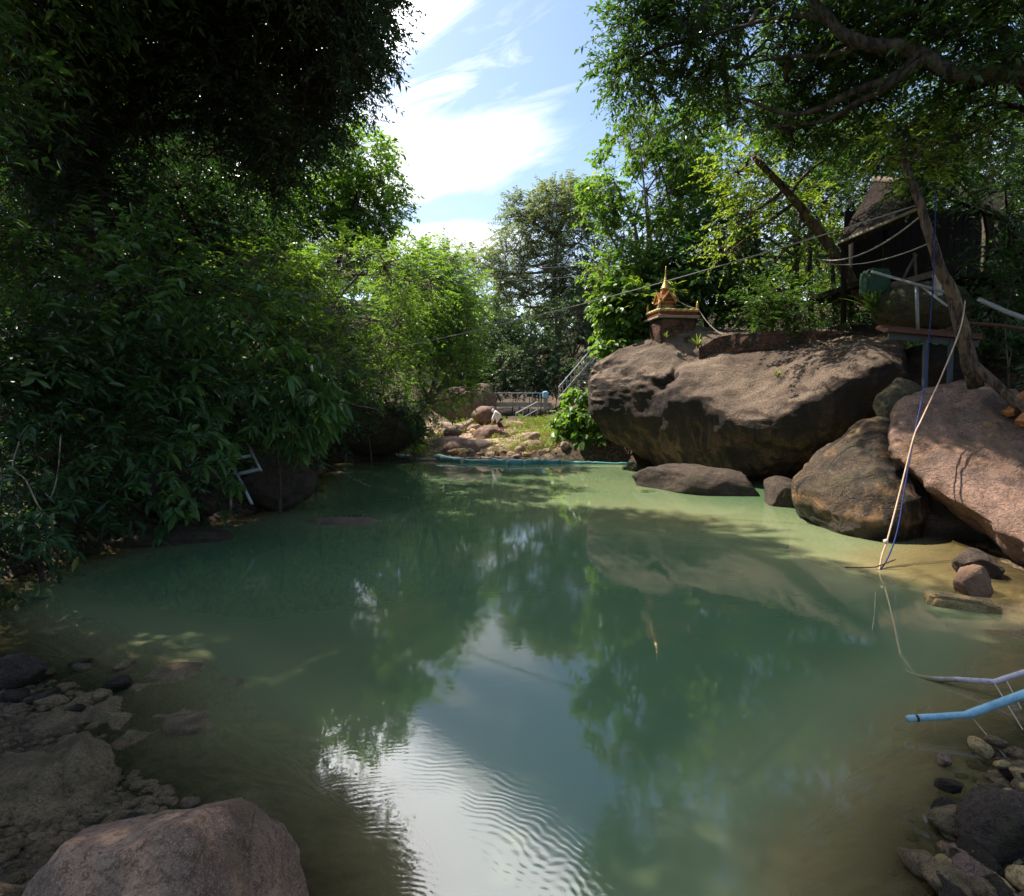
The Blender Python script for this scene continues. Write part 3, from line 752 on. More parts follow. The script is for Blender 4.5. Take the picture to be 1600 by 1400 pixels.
rock('abutment_boulder', 'brown boulder under the left end of the footbridge deck', at(753, 622, 41.0) + [0, .6, -.2], (1.0, .9, 1.3), 'brown_rock', 102, facets=5)
# loose stones: six shapes, copied
protos = []
for k in range(7):
    V, F = rock_verts((1, .8, .62), 200 + k, n=3, facets=9, amp=.22, detail=.05)
    me_o = MB().add(V, F).build('loose_stone', M['pale_rock'], smooth=True)
    protos.append(me_o.data); bpy.data.objects.remove(me_o)
def stones(n, region, size, m, label, group, seed, sink=.25, z=None, name='loose_stone'):
    rg = np.random.default_rng(seed); c = 0
    mats = [M[x] for x in (m if isinstance(m, (list, tuple)) else [m])]
    while c < n:
        x, y = region(rg)
        s = rg.uniform(*size) if rg.random() < .75 else rg.uniform(size[0], size[1] * 1.3)
        o = bpy.data.objects.new(name, protos[int(rg.integers(len(protos)))]); COL.objects.link(o)
        zz = (gz(x, y) if z is None else z) + s * (.62 - sink) * .7
        o.location = (x, y, zz); o.rotation_euler = (rg.uniform(-.5, .5), rg.uniform(-.5, .5), rg.uniform(0, 6.28)); o.scale = (s * rg.uniform(.8, 1.2), s, s * rg.uniform(.8, 1.2))
        o.data = o.data
        mm = mats[int(rg.integers(len(mats)))]
        o.material_slots[0].link = 'OBJECT'; o.material_slots[0].material = mm
        tag(o, label, 'stone', group); c += 1
def around(px, py, Y, sx, sy):
    c = at(px, py, Y)
    return lambda rg: (c[0] + rg.normal() * sx, c[1] + rg.normal() * sy)
def strip(a, b, w):
    a = np.array(a[:2]); b = np.array(b[:2]); nrm = np.array([-(b - a)[1], (b - a)[0]]); nrm = nrm / np.linalg.norm(nrm)
    def f(rg):
        p = a + (b - a) * rg.random() + nrm * rg.normal() * w
        return p[0], p[1]
    return f
stones(20, around(722, 712, 22.2, .42, .22), (.10, .22), ['pale_rock', 'sandy_rock'], 'small pale stones heaped in front of the broad reddish boulder', 'stones heaped at the stream mouth', 1)
stones(18, around(775, 712, 22.0, .5, .22), (.10, .20), ['pale_rock', 'brown_rock'], 'small stones piled behind the bags where the stream enters', 'stones piled behind the bags', 2)
stones(46, strip(at(800, 712, 22.2), at(935, 712, 21.9), .45), (.08, .24), ['pale_rock', 'sandy_rock'], 'pale stones strewn along the far shore on the weedy side', 'stones strewn on the far shore', 3)
stones(55, strip(at(655, 700, 23), at(690, 672, 31), .9), (.10, .36), ['pale_rock', 'sandy_rock', 'brown_rock'], 'pale stones lining the left edge of the stream bed', 'stones along the left of the stream bed', 4)
stones(30, around(740, 668, 31.5, 1.6, 1.6), (.15, .45), ['pale_rock', 'brown_rock'], 'brown stones in the dry stream bed near the flat topped boulder', 'stones in the dry stream bed', 5)
stones(34, strip(at(335, 800, 8.6), at(455, 770, 11.2), .28), (.06, .17), ['brown_rock', 'dark_rock'], 'dim brown stones in the rubble below the ladder', 'rubble stones below the ladder', 6)
stones(20, strip(W(1610, 1185), W(1500, 1430), .16), (.05, .12), ['ochre_rock', 'ledge', 'brown_rock'], 'wet brown stones on the near right bank', 'wet stones of the near right bank', 7, z=.02)
stones(60, strip(W(1625, 1200), W(1530, 1440), .12), (.03, .075), ['sandy_rock', 'ledge', 'ochre_rock'], 'small ochre pebbles set among the near right stones', 'pebbles of the near right bank', 12, z=.05)
stones(12, strip(W(150, 1130), W(20, 1070), .25), (.05, .13), ['ledge', 'ochre_rock'], 'dark mossy stones by the near left waterline', 'mossy stones at the near left', 8, z=.0)
stones(9, strip((-2.55, 1.7), (-1.75, 2.65), .22), (.05, .12), ['ledge', 'ochre_rock'], 'small dark stones between the ledge and the near boulder', 'stones beside the near boulder', 9, z=.05)
stones(14, strip(W(150, 1060), W(250, 1150), .35), (.10, .22), ['ledge', 'moss_rock'], 'sunken mossy stones on the underwater shelf', 'sunken stones of the near left', 10, z=-.16)
stones(10, around(1480, 640, 10.8, .6, .3), (.08, .2), ['dark_rock', 'brown_rock'], 'dark loose stones behind the tilted slab', 'stones behind the tilted slab', 11)

def gravel():
    rg = np.random.default_rng(5); V0, F0 = ico(1); mb = MB()
    spots = []
    for f, n, zf in ((strip((-2.9, 1.7), (-2.0, 3.0), .35), 900, None), (strip(W(1640, 1190), W(1560, 1440), .14), 700, None), (strip(W(120, 1150), W(20, 1060), .3), 500, None), (strip(at(335, 800, 8.6), at(455, 770, 11.2), .5), 500, None), (strip(at(650, 705, 22.4), at(930, 710, 22.2), .6), 900, None)):
        spots += [f(rg) for _ in range(n)]
    P = np.array(spots); z = ground_z(P)
    s_ = rg.uniform(.012, .045, len(P)) * np.where(P[:, 1] > 8, 1.8, 1.0)
    sc3 = np.stack([s_ * rg.uniform(.8, 1.4, len(P)), s_ * rg.uniform(.8, 1.3, len(P)), s_ * rg.uniform(.45, .8, len(P))], 1)
    V = V0[None] * (1 + .25 * rg.normal(size=(len(P), len(V0), 1)) * .5) * sc3[:, None] + np.column_stack([P, z + s_ * .15])[:, None]
    F = (F0[None] + (np.arange(len(P)) * len(V0))[:, None, None]).reshape(-1, 3)
    return mb.add(V.reshape(-1, 3), F)
o = gravel().build('gravel', M['ledge'], smooth=True); o['kind'] = 'stuff'; o['label'] = 'fine brown gravel along the water edges'; o['category'] = 'gravel'
# ------------------------------------------------------------------ materials of built things
M['teal'] = mat_plain('teal_plastic', (0.085, 0.28, 0.25), .45, .4, vary=.45, scale=5)
M['cream'] = mat_plain('cream_plastic', (0.55, 0.50, 0.40), .6, .3)
M['steel'] = mat_plain('galvanised_steel', (0.30, 0.31, 0.31), .5, .5, .3)
M['bluegrey'] = mat_plain('blue_grey_paint', (0.060, 0.072, 0.084), .65, .4)
M['rail'] = mat_plain('pale_grey_paint', (0.24, 0.24, 0.225), .6, .3, vary=.3)
M['rail_far'] = mat_plain('weathered_light_paint', (0.46, 0.47, 0.45), .6, .3, vary=.2)
M['wood'] = mat_plain('grey_wood', (0.14, 0.105, 0.075), .85, .15, vary=.5, scale=9)
M['redwood'] = mat_plain('red_brown_plank', (0.12, 0.055, 0.037), .8, .2, vary=.4, scale=9)
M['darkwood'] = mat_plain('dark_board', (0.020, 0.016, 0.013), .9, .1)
M['concrete'] = mat_plain('old_concrete', (0.38, 0.34, 0.28), .9, .1, vary=.4)
M['gold'] = mat_plain('gold_paint', (0.55, 0.33, 0.08), .35, .5, .35, vary=.35, scale=25)
M['goldpale'] = mat_plain('pale_gold_paint', (0.55, 0.42, 0.16), .45, .4, .15, vary=.35, scale=25)
M['redpaint'] = mat_plain('red_paint', (0.22, 0.045, 0.025), .5, .3, vary=.4, scale=20)
M['orange'] = mat_plain('orange_tile_paint', (0.42, 0.16, 0.05), .5, .3, vary=.4, scale=25)
M['string'] = mat_plain('cream_string', (0.55, 0.47, 0.36), .9, .1)
M['rope_tan'] = mat_plain('tan_rope', (0.55, 0.38, 0.26), .9, .1)
M['rope_blue'] = mat_plain('blue_rope', (0.02, 0.03, 0.13), .7, .2)
M['cable'] = mat_plain('pale_cable', (0.30, 0.28, 0.24), .7, .2)
M['pvc_pink'] = mat_plain('faded_pipe', (0.62, 0.50, 0.53), .4, .4, vary=.25, scale=7)
M['pvc_blue'] = mat_plain('light_blue_pipe', (0.33, 0.56, 0.66), .45, .4, vary=.4)
M['tarp'] = mat_plain('green_tarp', (0.008, 0.048, 0.023), .6, .35, vary=.5)
M['blue_cover'] = mat_plain('pale_blue_cover', (0.30, 0.55, 0.70), .6, .3)
M['white_cloth'] = mat_plain('white_cloth', (0.78, 0.76, 0.74), .9, .1, vary=.12, scale=12)
M['dark_cloth'] = mat_plain('dark_cloth', (0.07, 0.035, 0.035), .9, .1)
M['skin'] = mat_plain('skin', (0.38, 0.20, 0.15), .6, .3, vary=.15)
def mat_brick():
    t = NT('old_red_brick'); p = t.pos()
    b = t.n.new('ShaderNodeTexBrick'); mp = t.n.new('ShaderNodeMapping'); mp.inputs['Rotation'].default_value = (math.pi / 2, 0, 0)
    sep = t.n.new('ShaderNodeSeparateXYZ'); t.l.new(p, sep.inputs[0])
    cb = t.n.new('ShaderNodeCombineXYZ'); t.l.new(t.math('ADD', sep.outputs[0], sep.outputs[1]), cb.inputs[0])
    t.l.new(t.math('ADD', sep.outputs[2], t.math('MULTIPLY', t.noise(p, 2.2, 3), .12)), cb.inputs[1]); t.l.new(cb.outputs[0], b.inputs['Vector'])
    b.inputs['Scale'].default_value = 1.0; b.inputs['Brick Width'].default_value = .27; b.inputs['Row Height'].default_value = .105; b.inputs['Mortar Size'].default_value = .018
    b.inputs['Color1'].default_value = (.22, .085, .05, 1); b.inputs['Color2'].default_value = (.17, .075, .05, 1); b.inputs['Mortar'].default_value = (.10, .075, .06, 1)
    n = t.noise(p, 3.2, 6, .65); f = t.noise(p, 22, 5, .7)
    c = t.mix(t.math('MULTIPLY', t.ss(n, .38, .55), .9), b.outputs['Color'], (.045, .036, .030))
    c = t.mix(t.math('MULTIPLY', t.ss(f, .52, .68), .5), c, (.30, .20, .15))
    return t.done(t.bsdf(c, .95, .1, 0, t.bump(t.math('ADD', t.math('MULTIPLY', b.outputs['Fac'], -.5), f), .8, .03)))
M['brick'] = mat_brick()
def mat_thatch():
    t = NT('old_thatch'); p = t.pos((1, 1, 6)); n = t.noise(t.pos((9, 9, 1.2)), 2.2, 6, .65); b = t.noise(t.pos(), 1.3, 4, .6)
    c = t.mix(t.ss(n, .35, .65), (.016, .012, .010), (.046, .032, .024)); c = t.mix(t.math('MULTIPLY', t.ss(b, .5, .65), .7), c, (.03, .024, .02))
    return t.done(t.bsdf(c, .95, .1, 0, t.bump(n, 1, .06)))
M['thatch'] = mat_thatch()

def part_tube(name, path, r, m, parent, k=8): return MB().tube(path, r, k).build(name, M[m], parent, smooth=True)

# ------------------------------------------------------------------ row of teal bags along the far shore
def bag(a, b, r0, r1, label, pinch=True, seed=0):
    A = onz(*a, 0.05); B = onz(*b, 0.05)
    n = 26; t = np.linspace(0, 1, n); P = A + (B - A) * t[:, None]
    P[:, 2] += -.03 * np.sin(t * math.pi) + .015 * fbm(P * 4 + seed, 2, seed)
    e = np.clip(np.minimum(t, 1 - t) / .16, 0, 1)
    r = (r0 + (r1 - r0) * t) * (.45 + .55 * np.sqrt(1 - (1 - e) ** 2)) * (1 + .14 * fbm(P * 5 + seed * 3, 3, seed))
    c = (A + B) / 2
    root = thing('water_tube_bag', label, 'plastic tube', (c[0], c[1], 0), 'teal plastic tubes along the far shore')
    MB().tube(P, r, 12, wob=.12, seed=seed).build('tube_skin', M['teal'], root, smooth=True)
    mb = MB()
    for q in (0, 1):
        p = P[0] if q == 0 else P[-1]; d = unit(P[1] - P[0]) * (1 if q == 0 else -1)
        mb.tube([p - d * .02, p + d * .03, p + d * .06], [r0 * .62, r0 * .68, r0 * .6], 10)
    mb.build('tied_collar', M['cream'], root, smooth=True)
bag((523, 713), (574, 716), .10, .10, 'thin teal tube at the shadowed left end of the row', seed=1)
bag((615, 716), (645, 716), .17, .15, 'short fat teal tube alone near the low brown bank rock', seed=2)
bag((681, 716), (724, 721), .21, .13, 'tapering teal tube in front of the broad reddish boulder', seed=3)
bag((724, 721), (766, 722), .10, .11, 'thin teal tube half buried under the stone heap', seed=4)
bag((767, 722), (793, 723), .16, .16, 'first of four plump teal tubes tied end to end', seed=5)
bag((793, 723), (819, 723), .16, .15, 'second of four plump teal tubes tied end to end', seed=6)
bag((819, 723), (845, 722), .15, .14, 'third of four plump teal tubes tied end to end', seed=7)
bag((845, 722), (878, 722), .14, .11, 'last of four plump teal tubes, paler and tied with white cord', seed=8)
bag((878, 722), (925, 723), .08, .07, 'thin pale teal tube below the large leaved vine', seed=9)
bag((925, 723), (992, 724), .06, .05, 'thinnest teal tube reaching to the great boulder', seed=10)
o = MB().tube([onz(574, 716, .06), onz(600, 718, .05), onz(645, 717, .07), onz(681, 717, .08)], .022, 6).build('mooring_cord', M['cream'], smooth=True)
tag(o, 'pale cord strung between the separated teal tubes', 'cord')

# ------------------------------------------------------------------ ladder on the left bank
lad = thing('metal_ladder', 'bent metal ladder lying against the left bank under the leaves', 'ladder', at(375, 760, 9.7))
part_tube('rail', [at(352, 706, 9.9), at(364, 730, 9.7), at(378, 756, 9.4), at(394, 788, 9.2)], .028, 'steel', lad)
part_tube('rail', [at(386, 692, 10.1), at(395, 710, 10.0), at(408, 736, 9.8)], .024, 'steel', lad)
part_tube('rung', [at(356, 718, 9.8), at(392, 712, 10.0)], .032, 'steel', lad)
part_tube('rung', [at(371, 741, 9.55), at(405, 733, 9.8)], .036, 'rail', lad)
o = MB().tube([at(360, 776, 9.3), at(361, 790, 9.2), at(358, 806, 9.1)], [.03, .026, .018], 7).build('driftwood_stick', M['bark_grey'], smooth=True)
tag(o, 'pale stick standing in the rubble below the ladder', 'stick')

# ------------------------------------------------------------------ shrine on the boulder
sc = at(1052, 498, 18.0); u = 18.0 / 850.0
ped = thing('brick_pedestal', 'old brick pedestal under the small gilded shrine', 'pedestal', sc + [0, 0, -.95])
ra = Matrix.Rotation(.16, 3, 'Z')
def R3(p): return np.array(ra @ Vector(p))
V0, F0 = ico(5); P_ = np.sign(V0) * np.abs(V0) ** .25; P_ /= np.abs(P_).max(0)
P_[:, :2] *= (0.86 + .14 * (P_[:, 2:3] + 1) / 2)
V = P_ * np.array([.66, .54, .46]); V += V0 * (.05 * fbm(V * 3, 4, 5))[:, None]
MB().add(V @ np.array(ra).T + sc + [0, .15, -.46], F0).build('masonry', M['brick'], ped, smooth=True)
MB().box(sc + R3((0, .15, .0)), (1.42, 1.15, .05), ra).build('capstone', M['concrete'], ped)
shr = thing('spirit_house', 'small gilded spirit house with pointed spire on the brick pedestal', 'shrine', sc + [0, .1, .03])
def S(x, y, z): return sc + R3((x * .84, y * .84 + .1, z * .86 + .03))
pl = MB().box(S(0, 0, .10), (1.32, .97, .13), ra).build('platform', M['redpaint'], shr)
mb = MB()
for sx, sy, L_, ax in ((0, -.58, 1.60, 0), (0, .58, 1.60, 0), (-.79, 0, 1.2, 1), (.79, 0, 1.2, 1)):
    t = np.linspace(-.5, .5, 40) * L_
    path = [S(sx + (q if ax == 0 else 0), sy + (q if ax else 0), .215 + .012 * math.sin(q * 26)) for q in t]
    mb.tube(path, .048, 8)
subpart(mb, 'gold_rope_trim', M['goldpale'], pl, True)
for sx, sy in ((.77, -.54), (-.77, -.54), (.77, .54), (-.77, .54)):
    MB().lathe([(.05, .16), (.055, .24), (.04, .30), (.05, .34), (.03, .42), (.006, .50)], S(sx, sy, 0), 10).build('finial', M['gold'], shr, smooth=True)
hx = -.30
bd = MB().box(S(hx, 0, .36), (.37, .37, .26), ra).build('shrine_room', M['goldpale'], shr)
mb = MB()
for q in (-.14, 0, .14): mb.box(S(hx + q, -.225, .36), (.018, .02, .28), ra)
mb.box(S(hx, -.228, .25), (.46, .02, .03), ra); mb.box(S(hx, -.228, .47), (.46, .02, .03), ra)
subpart(mb, 'door_frame', M['orange'], bd)
for sx in (-1, 1):
    for sy in (-1, 1):
        MB().box(S(hx + sx * .25, sy * .25, .36), (.045, .045, .32), ra).build('pillar', M['redpaint'], shr)
MB().box(S(hx, 0, .545), (.56, .56, .06), ra).build('eave', M['orange'], shr)
def shrine_roof():
    mb = MB()
    for rot in range(4):
        a = rot * math.pi / 2; ca, sa = math.cos(a), math.sin(a)
        def q(x, y, z): return S(hx + x * ca - y * sa, x * sa + y * ca, z)
        # a steep gable on each side
        V = [q(-.24, -.34, .58), q(.24, -.34, .58), q(0, -.32, .92), q(-.24, 0, .58), q(.24, 0, .58), q(0, 0, .95)]
        mb.add(V, np.array([[0, 3, 5, 2], [1, 2, 5, 4]]))
    mb.lathe([(.40, .575), (.33, .64), (.25, .72), (.20, .82), (.15, .92)], S(hx, 0, 0), 4, sq=True)
    return mb
rf = shrine_roof().build('roof', M['orange'], shr)
gm = MB(); g2 = MB()
for rot in range(4):
    a = rot * math.pi / 2; ca, sa = math.cos(a), math.sin(a)
    def q(x, y, z): return S(hx + x * ca - y * sa, x * sa + y * ca, z)
    gm.add([q(-.17, -.325, .60), q(.17, -.325, .60), q(0, -.325, .85)], np.array([[0, 1, 2]]))
    g2.beam(q(-.27, -.345, .57), q(0, -.345, .94), .035, .05); g2.beam(q(.27, -.345, .57), q(0, -.345, .94), .035, .05)
    g2.tube([q(-.27, -.345, .57), q(-.34, -.36, .60), q(-.37, -.37, .68)], [.022, .018, .004], 6); g2.tube([q(.27, -.345, .57), q(.34, -.36, .60), q(.37, -.37, .68)], [.022, .018, .004], 6)
    g2.tube([q(0, -.345, .92), q(0, -.37, 1.0), q(0, -.39, 1.06)], [.02, .014, .003], 6)
subpart(gm, 'gable', M['redpaint'], rf); subpart(g2, 'gable_trim', M['gold'], rf)
MB().lathe([(.155, .90), (.16, .95), (.12, .97), (.13, 1.02), (.09, 1.04), (.10, 1.09), (.07, 1.11), (.075, 1.16), (.052, 1.18), (.056, 1.22), (.036, 1.25), (.028, 1.36), (.016, 1.5), (.004, 1.66)], S(hx, 0, 0), 12).build('spire', M['gold'], shr, smooth=True)
MB().lathe([(.06, .175), (.10, .20), (.12, .27), (.09, .33), (.05, .36), (.055, .39)], S(-.64, -.3, 0), 12).build('offering_jar', M['bluegrey'], shr, smooth=True)
def sagged(a, b, sag, n=18):
    a = np.asarray(a, float); b = np.asarray(b, float); t = np.linspace(0, 1, n)[:, None]
    P = a + (b - a) * t; P[:, 2] -= sag * 4 * (t * (1 - t))[:, 0]; return P
for a, b, sag, r, lab in ((S(hx + .34, -.34, .62), S(.80, -.56, .30), .06, .012, 'cream string from the shrine eave down to the corner finial'),
                     (S(.80, -.58, .26), at(1132, 523, 16.9), .14, .014, 'cream string sagging from the shrine platform to the brick edging'),
                     (S(hx, -.05, 1.40), S(hx + .34, -.36, .66), .0, .008, 'thin string from the spire tip to the shrine eave'),
                     (S(hx - .34, -.34, .62), S(-.80, -.56, .12), .03, .012, 'cream string from the shrine eave to the platform edge on its sunlit side'),
                     (S(-.82, -.66, .02), S(.84, -.66, .02), .02, .012, 'cream string tied round the pedestal top')):
    tag(MB().tube(sagged(a, b, sag), r, 5).build('cream_string', M['string'], smooth=True), lab, 'string')

# brick edging along the boulder's crest
def edging():
    base = [(1092, 548, 16.7), (1130, 540, 16.5), (1180, 535, 16.0), (1240, 530, 15.5), (1300, 527, 14.9), (1350, 524, 14.4), (1396, 524, 13.9)]
    tops = [543, 524, 520, 517, 518, 521, 522]
    n = 120
    B_ = catmull([at(*b) for b in base], n); T_ = catmull([at(b[0], t, b[2]) for b, t in zip(base, tops)], n)
    T_[:, 2] += .05 * fbm(T_ * 5, 3, 4)
    B_[:, 2] -= .25
    d = np.array([.25, .40, 0])
    rows = []
    for k in np.linspace(0, 1, 9): rows.append(B_ * (1 - k) + T_ * k)
    for k in np.linspace(.25, 1, 4): rows.append(T_ + d * k)
    rows.append(B_ + d)
    G = np.array(rows); m = len(rows)
    V = G.transpose(1, 0, 2).reshape(-1, 3)
    V = V + np.array([-.5, -.8, 0]) * (.06 * fbm(V * 4, 3, 8))[:, None]
    ii = np.arange(n - 1)[:, None] * m; j = np.arange(m - 1)[None]
    F = np.stack([ii + j, ii + m + j, ii + m + j + 1, ii + j + 1], -1).reshape(-1, 4)
    mb = MB().add(V, F); mb.F.append(np.array([list(range(m))])); mb.F.append(np.array([list(range(len(V) - m, len(V)))[::-1]]))
    return mb
tag(edging().build('brick_edging', M['brick']), 'low broken brick edging along the crest of the great boulder', 'brick wall')

# ------------------------------------------------------------------ footbridge, steps, far hut
YB = 42.0
def B(px, py, dy=0): return at(px, py, YB + dy)
br = thing('footbridge', 'narrow steel footbridge with grey railings across the stream bed', 'footbridge', B(790, 640))
mb = MB()
l0 = B(722, 629); l1 = B(862, 630)
for k in range(26):
    t0 = k / 26; c = l0 + (l1 - l0) * (t0 + .5 / 26); mb.box(c + [0, .6, .0], (np.linalg.norm(l1 - l0) / 26 - .015, 1.25, .06))
mb.build('deck', M['wood'], br)
for dy in (0, 1.2): MB().beam(l0 + [0, dy, -.17], l1 + [0, dy, -.17], .10, .26).build('girder', M['concrete'], br)
for dy in (0.02, 1.18):
    rl = MB(); rl.tube([B(722, 614) + [0, dy, 0], B(858, 614) + [0, dy, 0]], .035, 6); r1 = rl.build('railing', M['rail_far'], br)
    vb = MB()
    for px in np.linspace(726, 856, 12): vb.tube([B(px, 614) + [0, dy, 0], B(px, 629) + [0, dy, 0]], .026, 6)
    subpart(vb, 'baluster', M['rail_far'], r1)
for px in (774, 812): MB().tube([B(px, 631) + [0, .1, 0], B(px, 662) + [0, .1, 0]], .07, 8).build('pier', M['concrete'], br)
pst = thing('gate_post', 'concrete post with a pale blue cover at the end of the footbridge', 'post', B(852, 640, -.4))
MB().box(B(852, 630, -.4), (.30, .26, 1.0)).build('shaft', M['concrete'], pst)
V0, F0 = ico(4); P_ = np.sign(V0) * np.abs(V0) ** .5
MB().add(P_ * np.array([.21, .2, .27]) * (1 + .1 * fbm(V0 * 3, 3, 2))[:, None] + B(852, 617, -.45), F0).build('cover', M['blue_cover'], pst, smooth=True)
hr = thing('stair_handrail', 'grey handrail running down from the footbridge end to the stream bed', 'handrail', B(820, 655, -3))
MB().tube([B(840, 628, -.6), B(806, 646, -4.0)], .045, 6).build('top_rail', M['rail_far'], hr)
MB().tube([B(840, 640, -.6), B(806, 658, -4.0)], .03, 6).build('lower_rail', M['rail_far'], hr)
for k, t in enumerate((0, .35, .7, 1)):
    a = B(840, 628, -.6) * (1 - t) + B(806, 646, -4.0) * t; MB().tube([a, a - [0, 0, .9]], .04, 6).build('upright', M['rail_far'], hr)
stp = thing('stairway', 'steep steel stairway with railings climbing the green bank', 'stairs', B(875, 622))
a0 = B(873, 624); a1 = B(922, 566, 2.0)
for dx in (0, 1.0):
    off = np.array([dx, .9 * dx, 0])
    MB().beam(a0 + off, a1 + off, .06, .22).build('stringer', M['concrete'], stp)
    r1 = MB().tube([a0 + off + [0, 0, .95], a1 + off + [0, 0, .95]], .04, 6).build('railing', M['rail_far'], stp)
    vb = MB()
    for t in np.linspace(0, 1, 9): vb.tube([a0 + (a1 - a0) * t + off, a0 + (a1 - a0) * t + off + [0, 0, .95]], .028, 6)
    subpart(vb, 'baluster', M['rail_far'], r1)
for t in np.linspace(.04, .96, 13):
    c = a0 + (a1 - a0) * t + [.5, .45, 0]; MB().box(c, (1.25, .30, .05), Matrix.Rotation(.73, 3, 'Z')).build('tread', M['concrete'], stp)
YH = 47.0
hf = thing('small_hut', 'small distant wooden hut with dark roof behind the stairway', 'hut', at(930, 560, YH))
for px, dy in ((916, 0), (931, -.6), (950, 0), (950, 1.6), (916, 1.6)):
    MB().tube([at(px, 566, YH + dy), at(px, 524, YH + dy)], .09, 7).build('post', M['wood'], hf, smooth=True)
MB().beam(at(908, 553, YH + .6), at(962, 553, YH + .6), 2.0, .12).build('floor', M['wood'], hf)
MB().beam(at(914, 540, YH + 1.7), at(956, 540, YH + 1.7), .06, .9).build('wall', M['wood'], hf)
mb = MB(); e1, e2 = at(906, 529, YH - .9), at(966, 529, YH - .9); t1, t2 = at(912, 512, YH + .6), at(962, 512, YH + .6)
e3, e4 = e1 + [0, 3.2, 0], e2 + [0, 3.2, 0]
V = [e1, e2, t2, t1, e3, e4]; V = V + [np.array(v) - [0, 0, .1] for v in V]
mb.add(V, np.array([[0, 1, 2, 3], [3, 2, 5, 4], [7, 6, 9, 8], [8, 9, 10, 11], [0, 6, 7, 1], [4, 5, 11, 10]])); mb.build('roof', M['thatch'], hf)

# ------------------------------------------------------------------ thatched hut above the right rocks
hut = thing('thatched_hut', 'dark stilted hut with sagging thatched roof above the right rocks', 'hut', at(1450, 470, 13.5))
def panel(corners, nu, nv, th, wob, seed):
    a, b, c, d = [np.asarray(x, float) for x in corners]
    uu, vv = np.meshgrid(np.linspace(0, 1, nu), np.linspace(0, 1, nv), indexing='ij')
    uu = uu[..., None]; vv = vv[..., None]
    G = (a * (1 - uu) + b * uu) * (1 - vv) + (d * (1 - uu) + c * uu) * vv
    nrm = unit(np.cross(b - a, d - a)); nrm = nrm * np.sign(nrm[2] + 1e-9)
    P = G.reshape(-1, 3); jag = fbm(P * 2.2, 4, seed)
    top = P + nrm * (wob * jag)[:, None] - np.array([0, 0, 1]) * (.10 * np.abs(fbm(P * 5, 2, seed + 1)) * (vv.ravel() > .93))[:, None]
    bot = top - nrm * th
    mb = MB(); i = (np.arange(nu - 1)[:, None] * nv + np.arange(nv - 1)[None]).ravel()
    F = np.stack([i, i + 1, i + nv + 1, i + nv], -1); N = nu * nv
    mb.add(np.vstack([top, bot]), F, F[:, ::-1] + N)
    rim = [k * nv for k in range(nu)] + [(nu - 1) * nv + k for k in range(1, nv)] + [k * nv + nv - 1 for k in range(nu - 2, -1, -1)] + [k for k in range(nv - 2, 0, -1)]
    rim = np.array(rim); r2 = np.roll(rim, -1)
    mb.F.append(np.stack([rim, r2, r2 + N, rim + N], -1))
    return mb
Bk, Af = at(1366, 283, 14.6), at(1446, 291, 13.2); E2, E1 = at(1440, 324, 11.9), at(1308, 379, 13.6)
R2, R1 = at(1592, 352, 12.4), at(1600, 300, 15.2)
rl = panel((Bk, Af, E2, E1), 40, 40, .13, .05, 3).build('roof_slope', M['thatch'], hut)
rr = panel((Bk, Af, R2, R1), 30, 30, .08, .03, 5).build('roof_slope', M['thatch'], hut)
MB().beam(Af + [0, -.05, .05], R2 + [0, -.05, .04], .10, .05).build('verge_sheet', M['rail'], hut)
MB().beam(E1 + [0, -.04, -.02], E2 + [0, -.04, 0], .06, .05).build('eave_batten', M['concrete'], hut)
MB().tube([Bk + [0, 0, .06], Af + [0, 0, .05]], .07, 7).build('ridge_pole', M['wood'], hut, smooth=True)
for px, Yp, top in ((1318, 13.6, 385), (1384, 13.2, 360), (1447, 12.6, 330), (1585, 13.4, 350), (1560, 15.5, 330), (1330, 15.6, 380)):
    MB().tube([at(px, 505, Yp), at(px, top, Yp)], .06, 7).build('post', M['darkwood'], hut, smooth=True)
bw = MB()
for k in range(26):
    px = 1318 + k * 11.5; a = at(px + 5, 455, 16.0); bw.box((a + at(px + 5, 330, 16.0)) / 2, (.225, .03, at(px, 330, 16)[2] - a[2] + .02 * (k % 3)))
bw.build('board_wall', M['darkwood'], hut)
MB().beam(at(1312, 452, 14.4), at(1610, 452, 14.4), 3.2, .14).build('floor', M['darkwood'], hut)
MB().beam(at(1390, 447, 12.6), at(1472, 424, 12.4), .10, .14).build('rail_beam', M['wood'], hut)
MB().tube([at(1404, 447, 12.8), at(1432, 398, 12.8)], .03, 6).build('brace', M['wood'], hut)
MB().tube([at(1432, 447, 12.7), at(1429, 395, 12.7)], .03, 6).build('strut', M['wood'], hut)

# tarp bundle, walkway, rail
V0, F0 = ico(5); P_ = np.sign(V0) * np.abs(V0) ** .42
o = MB().add(P_ * np.array([.24, .2, .30]) * (1 + .16 * ridged(V0 * 1.8, 3, 4))[:, None] + at(1367, 444, 12.6), F0).build('green_tarp_bundle', M['tarp'], smooth=True)
tag(o, 'crumpled green tarp bundle at the hut corner', 'tarp')
wk = thing('plank_walkway', 'plank walkway on blue grey posts bridging the gap between the rocks', 'walkway', at(1445, 560, 10.8))
mb = MB()
for k in range(5): mb.beam(at(1384 - k * 3, 516 - k * 1.2, 11.0 + k * .25), at(1530 - (k % 2) * 14, 529 - k * 1.2, 10.6 + k * .25), .235, .06)
mb.build('planks', M['redwood'], wk)
for dy, y0 in ((0.05, 524), (.9, 522)): MB().beam(at(1388, y0, 11.0 + dy), at(1528, y0 + 13, 10.6 + dy), .07, .14).build('beam', M['bluegrey'], wk)
for px, yb, Yp in ((1447, 622, 10.8), (1486, 610, 10.75)):
    MB().beam(at(px, 530, Yp), at(px - 3, yb, Yp), .07, .07, (0, 1, 0)).build('post', M['bluegrey'], wk)
